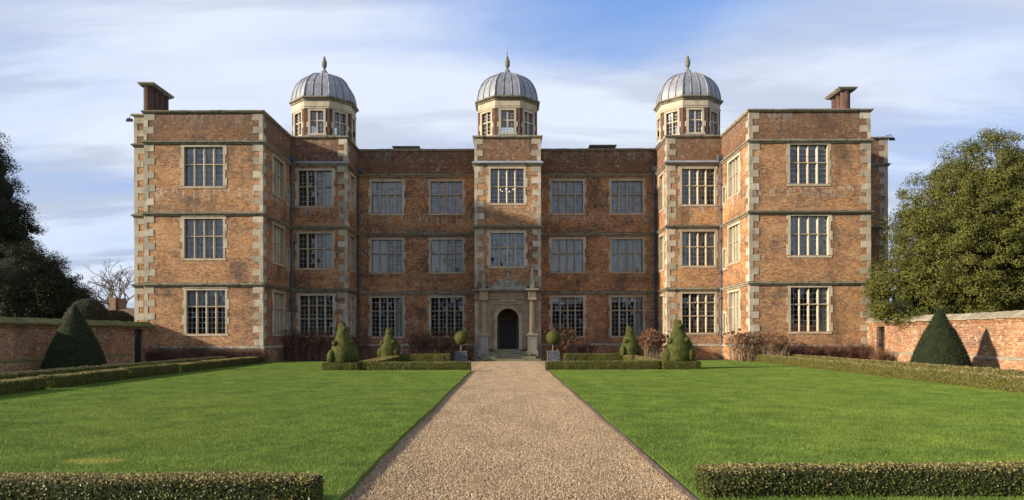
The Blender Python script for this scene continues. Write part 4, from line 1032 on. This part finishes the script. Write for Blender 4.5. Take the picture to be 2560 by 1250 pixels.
hedge(-13.15, 14.0, -13.4, 20.4, .55, .40, LN, .045, .032, 'short box hedge at the left edge of the lawn nearest the viewer', .85, BM, G1, seed=3)
hedge(-13.44, 20.9, -13.62, 25.3, .55, .40, LN, .045, .032, 'ragged ended box hedge just after the gap along the left lawn', .8, BM, G1, seed=4)
hedge(-13.60, 25.45, -13.74, 29.4, .55, .42, LN, .045, .032, 'bright green box hedge block in the middle of the left lawn edge', .2, BM, G1, seed=5)
hedge(-13.70, 29.6, -14.15, 41.2, .55, .40, LN, .045, .032, 'long box hedge along the left lawn running up to the hall', .8, BM, G1, seed=6)
hedge(-15.3, 16, -15.75, 40.6, .5, .42, 1600, .055, .038, 'outer box hedge left of the side path, in front of the dark cone', .85, BM, G1, seed=7)
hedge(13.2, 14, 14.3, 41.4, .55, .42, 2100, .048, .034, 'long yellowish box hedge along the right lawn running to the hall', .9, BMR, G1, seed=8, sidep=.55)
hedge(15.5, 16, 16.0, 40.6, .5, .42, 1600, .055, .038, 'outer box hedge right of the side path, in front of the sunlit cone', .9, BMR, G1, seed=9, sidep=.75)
# knot garden hedges by the steps
hedge(-6.15, 31.7, -1.66, 31.7, .5, .38, 3200, .04, .03, 'box hedge facing the lawn left of the path by the steps', .4, BM, G1, seed=10)
hedge(-8.1, 32.0, -6.6, 32.0, 1.3, .38, 3200, .04, .03, 'square box hedge under the left front topiary figure', .3, BM, G1, seed=11)
hedge(-6.5, 32.9, -6.75, 42.2, .8, .36, 2200, .045, .032, 'box hedge running back between the two left topiary figures', .6, BM, G1, seed=12)
hedge(-6.6, 42.6, -3.45, 42.6, .5, .45, 2600, .045, .032, 'rear box hedge left of the steps, below brown shrubs', .35, BM, G1, seed=13)
hedge(1.70, 32.3, 6.75, 32.3, .5, .38, 3200, .04, .03, 'box hedge facing the lawn right of the path by the steps', .4, BM, G1, seed=14)
hedge(6.85, 32.4, 8.5, 32.4, 1.3, .40, 3200, .04, .03, 'square box hedge under the right front topiary figure', .3, BM, G1, seed=15)
hedge(7.0, 33.4, 7.2, 42.4, .8, .36, 2200, .045, .032, 'box hedge running back between the two right topiary figures', .7, BM, G1, seed=16)
hedge(3.35, 43.0, 6.9, 43.0, .5, .45, 2600, .045, .032, 'rear box hedge right of the steps, below brown shrubs', .35, BM, G1, seed=17)

# ------------------------------------------------------------------ clipped yews and topiary
def shell_obj(name, m, n, ln, wd, mat, jit, parent=None, org=(0, 0, 0), lump=.0, core=None, depth=.5):
    if lump:
        v = []
        c = np.array(m.v).mean(0)
        for p in m.v:
            k = nz(p, 2.2) * lump; d = Vector((p[0] - c[0], p[1] - c[1], (p[2] - c[2]) * .4)); d = d.normalized() if d.length > 0 else d
            v.append((p[0] + d.x * k, p[1] + d.y * k, p[2] + d.z * k))
        m.v = v
    P, Nn = sample_mb(m, n); P = P + RNG.normal(0, ln * depth, P.shape)
    q = leaf_quads(P, Nn, ln, wd, jit)
    o = np.array(org); k = MB(); k.v = [tuple(np.array(p) - o) for p in m.v]; k.f = m.f; k.m = [0] * len(m.f)
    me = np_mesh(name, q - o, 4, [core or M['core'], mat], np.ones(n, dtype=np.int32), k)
    return link(name, me, parent, org)
def yew_cone(cx, cy, r, h, label, lean=0):
    prof = []
    for i in range(15):
        t = i / 14; rr = r * (1 - t) ** .94 * (1 + .12 * math.sin(t * PI)) + .02
        if t < .06: rr *= .93
        prof.append((rr, .03 + h * t))
    m = MB().lathe(prof, (cx, cy, 0), 28)
    root = empty('yew_cone', (cx, cy, 0), label, 'topiary', 'conical clipped yews')
    shell_obj('foliage', m, 16000, .055, .028, M['yewcone'], .55, root, (cx, cy, .03), .05, core=M['ycore'])
    MB().tube([(cx, cy, -.02), (cx, cy, .4)], .09, 8).build('trunk', M['bark'], root)
yew_cone(-18.4, 30.6, 1.27, 2.96, 'tall dark green clipped yew cone in front of the mossy left wall')
yew_cone(18.0, 30.0, 1.18, 2.72, 'clipped yew cone casting its shadow on the orange right wall')
def dome_yew(cx, cy, r, h, label):
    m = MB().lathe([(r, .0), (r * 1.02, h * .35)] + [(r * math.cos(t) + .01, h * .4 + h * .6 * math.sin(t)) for t in np.linspace(.1, PI / 2, 9)], (cx, cy, 0), 26)
    tag(shell_obj('yew_dome', m, 7000, .09, .05, M['ydome'], .5, None, (cx, cy, 0), .08, core=M['ycore']), label, 'topiary', 'domed clipped yews behind the wall')
dome_yew(-26.25, 45, 1.5, 3.95, 'large domed clipped yew rising behind the mossy left wall')
dome_yew(-26.4, 48.5, 1.6, 3.35, 'smaller domed clipped yew behind the left wall beside the hall')

def topiary(cx, cy, z0, s, rot, label):
    root = empty('topiary_figure', (cx, cy, z0), label, 'topiary', 'clipped sitting animal topiary')
    parts = [((.0, -.26, .46), (.40, .34, .43)), ((-.47, -.16, .28), (.20, .32, .34)), ((.49, -.10, .30), (.22, .34, .36)), ((.30, .25, .50), (.36, .34, .48)),
             ((-.33, -.22, .90), (.14, .20, .13)), ((.35, -.20, .94), (.15, .20, .13)), ((.08, -.12, 1.55), (.13, .16, .11)), ((-.09, .02, 1.76), (.06, .08, .09)), ((.09, .04, 1.74), (.055, .07, .08))]
    m = MB(); ca, sa = math.cos(rot), math.sin(rot)
    prof = [(.52, 0), (.58, .15), (.58, .4), (.53, .65), (.46, .88), (.38, 1.05), (.30, 1.22), (.235, 1.38), (.195, 1.48), (.185, 1.58), (.17, 1.68), (.12, 1.76), (.03, 1.80)]
    body = MB().lathe(prof, (0, 0, 0), 20)
    off = len(m.v)
    for (x, y, z) in body.v: x += .05 * math.sin(z * 2.2); m.v.append((cx + s * (x * ca - y * sa), cy + s * (x * sa + y * ca), z0 + s * z))
    for f in body.f: m.face(f)
    for (x, y, z), r in parts:
        m.ell((cx + s * (x * ca - y * sa), cy + s * (x * sa + y * ca), z0 + s * z), (r[0] * s, r[1] * s, r[2] * s), 16, 10)
    shell_obj('foliage', m, 19000, .038, .026, M['topi'], .38, root, (cx, cy, z0), .015, depth=.3)
    MB().tube([(cx, cy, 0), (cx, cy, z0 + .6)], .06, 6).build('stem', M['bark'], root)
topiary(-7.35, 32.0, .36, 1.0, .25, 'bright clipped topiary figure on a square hedge left of the path, nearest')
topiary(-7.05, 42.6, .3, .97, -.2, 'shaded clipped topiary figure beside the left rear hedge')
topiary(7.65, 32.4, .38, 1.04, -.25, 'clipped topiary figure on a square hedge right of the path, nearest')
topiary(7.25, 43.0, .35, .98, .2, 'clipped topiary figure beside the right rear hedge, below a window')

def planter(cx, cy, label):
    root = empty('planter', (cx, cy, 0), label, 'planter', 'lead planters flanking the steps')
    w = .36; m = MB(); m.box(cx - w, cx + w, cy - w, cy + w, 0.02, .62); b = m.build('box', M['planter'], root)
    for a in range(4):
        ca, sa = (1, 0) if a % 2 == 0 else (0, 1)
        sg = -1 if a < 2 else 1
        mm = MB()
        def rb(u0, u1, z0, z1, d):
            pts = [(u0, w, z0), (u1, w, z0), (u1, w + d, z0), (u0, w + d, z0), (u0, w, z1), (u1, w, z1), (u1, w + d, z1), (u0, w + d, z1)]
            mm.hexa([(cx + (u * ca + v * sg * sa), cy + (u * sa + v * sg * ca) , z) for u, v, z in pts])
        rb(-w, w, .58, .64, .03); rb(-w, w, .0, .07, .025); rb(-w, -w + .05, .07, .58, .012); rb(w - .05, w, .07, .58, .012)
        for k in range(4): rb(-.24 + k * .13, -.16 + k * .13, .18, .48, .014)
        rb(-.28, .28, .11, .14, .012); rb(-.28, .28, .52, .55, .012)
        mm.build('panel_moulding', M['planter'], b)
    m = MB(); m.box(cx - w + .04, cx + w - .04, cy - w + .04, cy + w - .04, .5, .625); m.build('soil', M['soil'], root)
    lean = random.uniform(-.05, .05)
    MB().tube([(cx - lean, cy, .55), (cx, cy, 1.2)], .028, 7).build('stem', M['twigp'], root)
    shell_obj('foliage_ball', MB().ell((cx, cy, 1.45), (.42, .42, .42), 20, 13), 7000, .035, .025, M['ball'], .4, root, (cx, cy, 1.05), .02)
planter(-2.86, 44.2, 'grey lead planter with a clipped ball tree left of the doorway')
planter(2.78, 44.2, 'grey lead planter with a clipped ball tree right of the doorway')
def bollard(x, y, h, label):
    m = MB(); m.lathe([(.07, 0), (.07, h * .72), (.05, h * .74), (.05, h * .86), (.08, h * .88), (.08, h)], (x, y, 0), 10)
    tag(m.build('bollard_light', M['black']), label, 'bollard', 'low black bollard lights')
bollard(-3.65, 40.8, .42, 'low black bollard light on gravel left of the steps')
bollard(3.66, 40.0, .42, 'low black bollard light on gravel right of the steps')
bollard(7.0 - .3, 38.6, .5, 'low black bollard light beside the right topiary hedge')

# ------------------------------------------------------------------ shrubs
def shrub(cx, cy, rx, ry, h, nst, label, heads=0, twig='twig', leafy=0, headsize=.10, group='winter shrubs along the hall', seed=0, bushy=1.0):
    rg = random.Random(seed * 91 + 5)
    root = empty('shrub', (cx, cy, 0.03), label, 'shrub', group)
    m = MB(); tips = []
    for k in range(nst):
        bx, by = cx + rg.uniform(-.6, .6) * rx, cy + rg.uniform(-.6, .6) * ry
        hh = h * rg.uniform(.55, 1.0); ax, ay = rg.gauss(0, .35) * rx * .8, rg.gauss(0, .35) * ry
        p = [(bx, by, .0)]
        for t in (.35, .7, 1.0): p.append((bx + ax * t * t + rg.uniform(-.05, .05), by + ay * t * t + rg.uniform(-.05, .05), .03 + hh * t))
        m.tube(p, [.016, .012, .009, .005], 3, cap=False); tips.append(p[-1])
        for b in range(int(3 * bushy)):
            t = rg.uniform(.35, .95); i = min(2, int(t * 3)); q = Vector(p[i]).lerp(Vector(p[i + 1]), rg.random())
            e = q + Vector((rg.gauss(0, .22), rg.gauss(0, .2), rg.uniform(.08, .32)))
            m.tube([q, q.lerp(e, .5) + Vector((0, 0, .02)), e], [.008, .006, .003], 3, cap=False); tips.append(tuple(e))
    m.build('stems', M[twig], root)
    if heads:
        P = []; Nn = []
        for k in range(int(heads * 1.8)):
            t = Vector(rg.choice(tips)); t.z = max(t.z, h * .3); r = headsize * rg.uniform(.6, 1.3)
            for _ in range(26):
                d = Vector((rg.gauss(0, 1), rg.gauss(0, 1), rg.gauss(0, .8))).normalized()
                P.append(t + d * r * rg.uniform(.6, 1)); Nn.append(d)
        q = leaf_quads(np.array(P), np.array(Nn), .065, .05, .5) - np.array([cx, cy, .03])
        tag(link('flower_heads', np_mesh('flower_heads', q, 4, [M['hyd']]), root, (cx, cy, .03)), kind='stuff')
    if leafy:
        P = []; 
        for k in range(leafy):
            t = Vector(rg.choice(tips)); P.append(t + Vector((rg.gauss(0, .09), rg.gauss(0, .09), rg.gauss(0, .09))))
        P = np.array(P); q = leaf_quads(P, np.tile([0, 0, 1.0], (len(P), 1)), .09, .04, .8) - np.array([cx, cy, .03])
        link('leaves', np_mesh('leaves', q, 4, [M['evergreen']]), root, (cx, cy, .03))
shrub(-12.9, 44.6, 1.3, .8, 2.0, 90, 'tall brown hydrangea bush in the corner left of the left bay', 90, seed=1)
shrub(-11.6, 44.7, 1.3, .8, 1.75, 90, 'brown shrub below the left bay window, behind the lit topiary', 70, leafy=400, seed=2)
shrub(-9.7, 46.8, .8, .8, 1.6, 50, 'dark bare shrub in the corner between left bay and recess', 25, seed=3)
shrub(-5.6, 46.6, 1.2, .9, 1.75, 90, 'brown leaved shrub left of the porch below the ground floor window', 80, leafy=500, seed=4)
shrub(-3.9, 46.8, 1.1, .8, 1.85, 80, 'dead flowered hydrangea behind the left planter', 90, seed=5)
shrub(3.6, 46.4, 1.0, .8, 2.0, 80, 'russet dead flowered hydrangea behind the right planter', 120, seed=6)
shrub(5.2, 47.4, .9, .7, 1.0, 50, 'low thin shrub under the window right of the porch', 15, seed=7)
shrub(9.0, 44.8, .9, .8, 1.85, 100, 'dense russet hydrangea between the two right topiary figures', 190, twig='twigp', seed=8)
shrub(10.3, 45.2, .7, .6, 1.1, 50, 'low brown shrub behind the right front topiary', 25, seed=9)
shrub(13.4, 41.0, 1.1, .8, 1.75, 90, 'russet hydrangea at the inner corner of the right wing', 110, twig='twigp', seed=10)
shrub(15.0, 40.2, 1.0, .7, 1.55, 80, 'brown hydrangea at the foot of the right wing front', 90, twig='twigp', seed=11)
GT = 'bare twiggy roses along the wings'
for i, (x, h, tw, lb) in enumerate(((-19.3, .95, 'twig', 'dark bare twiggy bush left of the left wing window'), (-17.6, 1.0, 'twig', 'dark bare twiggy bush under the left wing window'), (-15.8, .9, 'twig', 'dark bare twiggy bush right of the left wing window'), (-14.3, .8, 'twig', 'dark bare twigs at the inner corner of the left wing'),
                                    (16.6, 1.0, 'twigr', 'russet twiggy bush under the right wing window'), (18.2, 1.0, 'twigr', 'russet twiggy bush right of the right wing window'), (19.7, 1.05, 'twigr', 'russet twiggy bush beside the gate in the right wall'))):
    shrub(x, 40.3, 1.15, .5, h, 190, lb, 0, twig=tw, group=GT, seed=20 + i, bushy=1.6)
shrub(19.6, 37.8, .5, .6, .75, 90, 'low russet twigs in front of the right wall gate', 0, twig='twigr', group=GT, seed=40, bushy=1.5)

# ------------------------------------------------------------------ trees
def clump_crown(centers, radii, normals, nper, ln, wd, rng, flat=.72, droop=.25):
    k = len(centers)
    d = rng.normal(0, 1, (k, nper, 3)); d = unit(d) * (rng.random((k, nper, 1)) ** .3)
    d[..., 2] *= flat
    P = centers[:, None, :] + d * radii[:, None, None]
    P[..., 2] -= droop * (np.linalg.norm(d[..., :2], axis=-1) ** 2) * radii[:, None]
    Nn = d * 1.3 + normals[:, None, :] * .35 + np.array([0, 0, .3])
    return leaf_quads(P.reshape(-1, 3), Nn.reshape(-1, 3), ln, wd, .42, rng)
def limb_mesh(base, top, r0, centers, rng, nlimb):
    m = MB(); m.tube([base, base + (top - base) * .35 + Vector((.2, .1, 0)), base + (top - base) * .7, top], [r0, r0 * .75, r0 * .45, r0 * .12], 9)
    for i in rng.choice(len(centers), nlimb, replace=False):
        c = Vector(centers[i]); t = min(.85, max(.12, (c.z - base.z) / (top.z - base.z) * .7)); p = base + (top - base) * t
        mid = p.lerp(c, .5) + Vector((0, 0, .35)); m.tube([p, mid, c], [r0 * .2, r0 * .12, .02], 5, cap=False)
    return m
def ell_tree(name, label, base, lobes, nclump, cr, nper, ln, wd, mat, seed, gaps=.06, group=None, r0=.5, zmin=.9, cs=.56):
    rng = np.random.default_rng(seed)
    C, Nn = [], []
    vol = np.array([l[3] * l[4] + l[3] * l[5] for l in lobes]); cnt = (nclump * vol / vol.sum()).astype(int)
    for (x, y, z, a, b, c), n in zip(lobes, cnt):
        d = unit(rng.normal(0, 1, (n, 3))); rr = rng.uniform(.84, 1.0, (n, 1))
        rr[rng.random(n) < .22] *= .75
        p = np.array([x, y, z]) + d * rr * np.array([a, b, c]); nn = unit(d / np.array([a, b, c]))
        C.append(p); Nn.append(nn)
    C = np.concatenate(C); Nn = np.concatenate(Nn)
    keep = C[:, 2] > base.z + zmin
    g = np.array([nz(tuple(p), .55) for p in C]); keep &= g < .62 - gaps * 4
    # drop clumps buried inside another lobe
    for (x, y, z, a, b, c) in lobes:
        q = ((C - np.array([x, y, z])) / np.array([a, b, c])); keep &= (np.linalg.norm(q, axis=1) > .52)
    C, Nn = C[keep], Nn[keep]
    R = cr * rng.uniform(.6, 1.35, len(C))
    q = clump_crown(C, R, Nn, nper, ln, wd, rng)
    root = empty(name, base, label, 'tree', group)
    top = Vector((lobes[0][0], lobes[0][1], lobes[0][2] + lobes[0][5] * .6))
    limb_mesh(base, top, r0, C, rng, 40).build('trunk', M['bark'], root, org=base)
    cm = MB()
    for (x, y, z, a, b, c) in lobes: cm.ell((x - base.x, y - base.y, z - base.z), (a * cs, b * cs, c * cs), 12, 8)
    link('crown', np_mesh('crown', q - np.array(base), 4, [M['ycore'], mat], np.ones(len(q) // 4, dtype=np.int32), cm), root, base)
ell_tree('yew_tree', 'huge olive green yew overhanging the right garden wall', Vector((26.3, 38.5, 0)),
         [(26.3, 38.5, 6.2, 5.6, 5.0, 6.3), (24.3, 37.9, 4.2, 4.9, 4.2, 3.4), (29.5, 38.5, 5.6, 5.5, 4.6, 6.0), (22.0, 37.8, 3.5, 3.0, 2.6, 2.1), (25.2, 37.5, 8.0, 3.6, 3.2, 3.2), (28.0, 36.5, 3.4, 4.5, 3.0, 2.6), (24.4, 37.0, 6.0, 4.0, 3.6, 4.4)], 3200, .50, 150, .125, .052, M['yew'], 5, gaps=.02, zmin=2.35)
lob = [(-37.6 + .15 * math.sin(z * 2.1), 50.5, z, (20.0 - z) * .36 + .25, (20.0 - z) * .36 + .25, 1.7) for z in (9, 1.5, 3, 4.5, 6, 7.5, 10.5, 12, 13.5, 15, 16.5, 18)]
ell_tree('conifer_tree', 'tall dark conifer at the left edge of the picture', Vector((-37.6, 50.5, 0)), lob, 3000, .60, 80, .16, .06, M['dark'], 6, gaps=.0, cs=.8)
ell_tree('dark_yew_tree', 'broad dark yew behind the mossy wall, right of the tall conifer', Vector((-31.2, 47.5, 0)),
         [(-32.0, 47.5, 4.2, 3.6, 3.4, 3.6), (-29.9, 47.2, 3.4, 2.6, 2.4, 2.2), (-33.8, 47.5, 4.2, 2.8, 3.0, 3.3), (-28.2, 47.0, 3.2, 1.6, 1.4, 1.7), (-31.5, 47.0, 3.0, 4.0, 3.0, 2.6)], 1300, .55, 120, .14, .055, M['dark'], 8, gaps=.0, cs=.8)
def bare_tree(x, y, h, seed, label):
    rg = random.Random(seed); m = MB()
    def grow(p, d, L, r, lev):
        q = p + d * L; mid = p.lerp(q, .5) + Vector((rg.uniform(-1, 1), rg.uniform(-1, 1), rg.uniform(-.5, .5))) * L * .08
        m.tube([p, mid, q], [r, r * .85, r * .7], 5 if lev < 2 else 3, cap=False)
        if lev >= 6 or r < .008: return
        for k in range(rg.choice((2, 2, 3)) if lev else 4):
            ax = Vector((rg.gauss(0, 1), rg.gauss(0, 1), rg.gauss(0, .35))).normalized()
            nd = (d * rg.uniform(.6, 1.0) + ax * rg.uniform(.45, .85) + Vector((0, 0, .06))).normalized()
            grow(q, nd, L * rg.uniform(.62, .84), r * rg.uniform(.55, .68), lev + 1)
    grow(Vector((x, y, 0)), Vector((rg.uniform(-.05, .05), 0, 1)), h * .26, h * .026, 0)
    root = empty('bare_tree', (x, y, 0), label, 'tree', 'leafless trees far behind the left wall')
    m.build('branches', M['bare'], root, org=(x, y, 0))
bare_tree(-43.6, 80, 11.5, 3, 'pale leafless tree far behind the wall, left one of the pair')
bare_tree(-39.8, 76, 10.8, 9, 'pale leafless tree far behind the wall, close to the hall')
bare_tree(-49.5, 84, 10.5, 14, 'leafless tree far behind the dark broad yew')

# ------------------------------------------------------------------ outbuildings
cot = empty('cottage', (-38.5, 70, 0), 'distant brick cottage with a tiled roof behind the left wall', 'house')
m = MB(); m.box(-41.5, -34.5, 68, 73, 0, 2.9); m.build('wall', M['gbrick'], cot)
m = MB(); m.hexa([(-41.8, 67.7, 2.85), (-34.2, 67.7, 2.85), (-34.2, 73.3, 2.85), (-41.8, 73.3, 2.85), (-41.8, 70.4, 4.35), (-34.2, 70.4, 4.35), (-34.2, 70.6, 4.35), (-41.8, 70.6, 4.35)]); m.build('roof', M['rooftile'], cot)
ch = MB().box(-38.75, -38.15, 70.0, 70.7, 4.0, 5.35).build('chimney', M['gbrick'], cot); MB().box(-38.05, -37.55, 70.2, 70.9, 4.0, 5.3).build('chimney', M['gbrick'], cot)
gh = empty('outbuilding', (33, 44, 0), 'corner of a pale roofed outbuilding beyond the right garden wall', 'building')
MB().box(31.2, 36, 42, 48, 0, 2.5).build('wall', M['gbrick'], gh)
m = MB(); m.hexa([(30.9, 41.7, 2.45), (36.3, 41.7, 2.45), (36.3, 48.3, 2.45), (30.9, 48.3, 2.45), (33.5, 41.7, 4.9), (33.7, 41.7, 4.9), (33.7, 48.3, 4.9), (33.5, 48.3, 4.9)]); m.build('roof', M['slate'], gh)

# wooded edge of the park, seen only as a dark reflection in the lower windows
rngw = np.random.default_rng(3)
nw = 900; cw = np.stack([rngw.uniform(-110, 110, nw), rngw.uniform(-74, -62, nw), rngw.uniform(0.0, 12.0, nw)], 1)
link_w = link('park_wood', np_mesh('park_wood', clump_crown(cw, rngw.uniform(1.6, 3.2, nw), np.tile([0, 1.0, 0], (nw, 1)), 60, 1.3, .9, rngw), 4, [M['dark']]))
tag(link_w, 'dark far wood across the park, mirrored in the lower windows', 'wood', kind='stuff')

# two lit lamps that show through the windows
ml, ntl, bl = newmat('warm_bulb'); bl.inputs['Emission Color'].default_value = (1.0, 0.78, 0.40, 1); bl.inputs['Emission Strength'].default_value = 3
lamp = empty('wall_lamp', (-11.95, 47.3, 10.7), 'small lit lamp glowing inside the left bay top window', 'lamp')
MB().ell((-11.95, 47.3, 10.92), (.055, .055, .06), 8, 6).build('bulb', ml, lamp); MB().lathe([(.05, 10.7), (.03, 10.74), (.02, 10.86)], (-11.95, 47.3, 0), 8).build('holder', M['black'], lamp)
ch = empty('chandelier', (0, 48.0, 11.0), 'lit chandelier seen through the top window of the porch tower', 'lamp')
m = MB(); m.tube([(0, 48, 11.0), (0, 48, 12.3)], .02, 5)
for k in range(6):
    a = k * PI / 3 + .3; p = (.5 * math.cos(a), 48 + .5 * math.sin(a), 11.2); m.tube([(0, 48, 11.05), (.3 * math.cos(a), 48 + .3 * math.sin(a), 11.0), p], .015, 4)
    MB().ell((p[0], p[1], p[2] + .06), (.022, .022, .035), 8, 6).build('bulb', ml, ch)
m.build('arms', M['black'], ch)
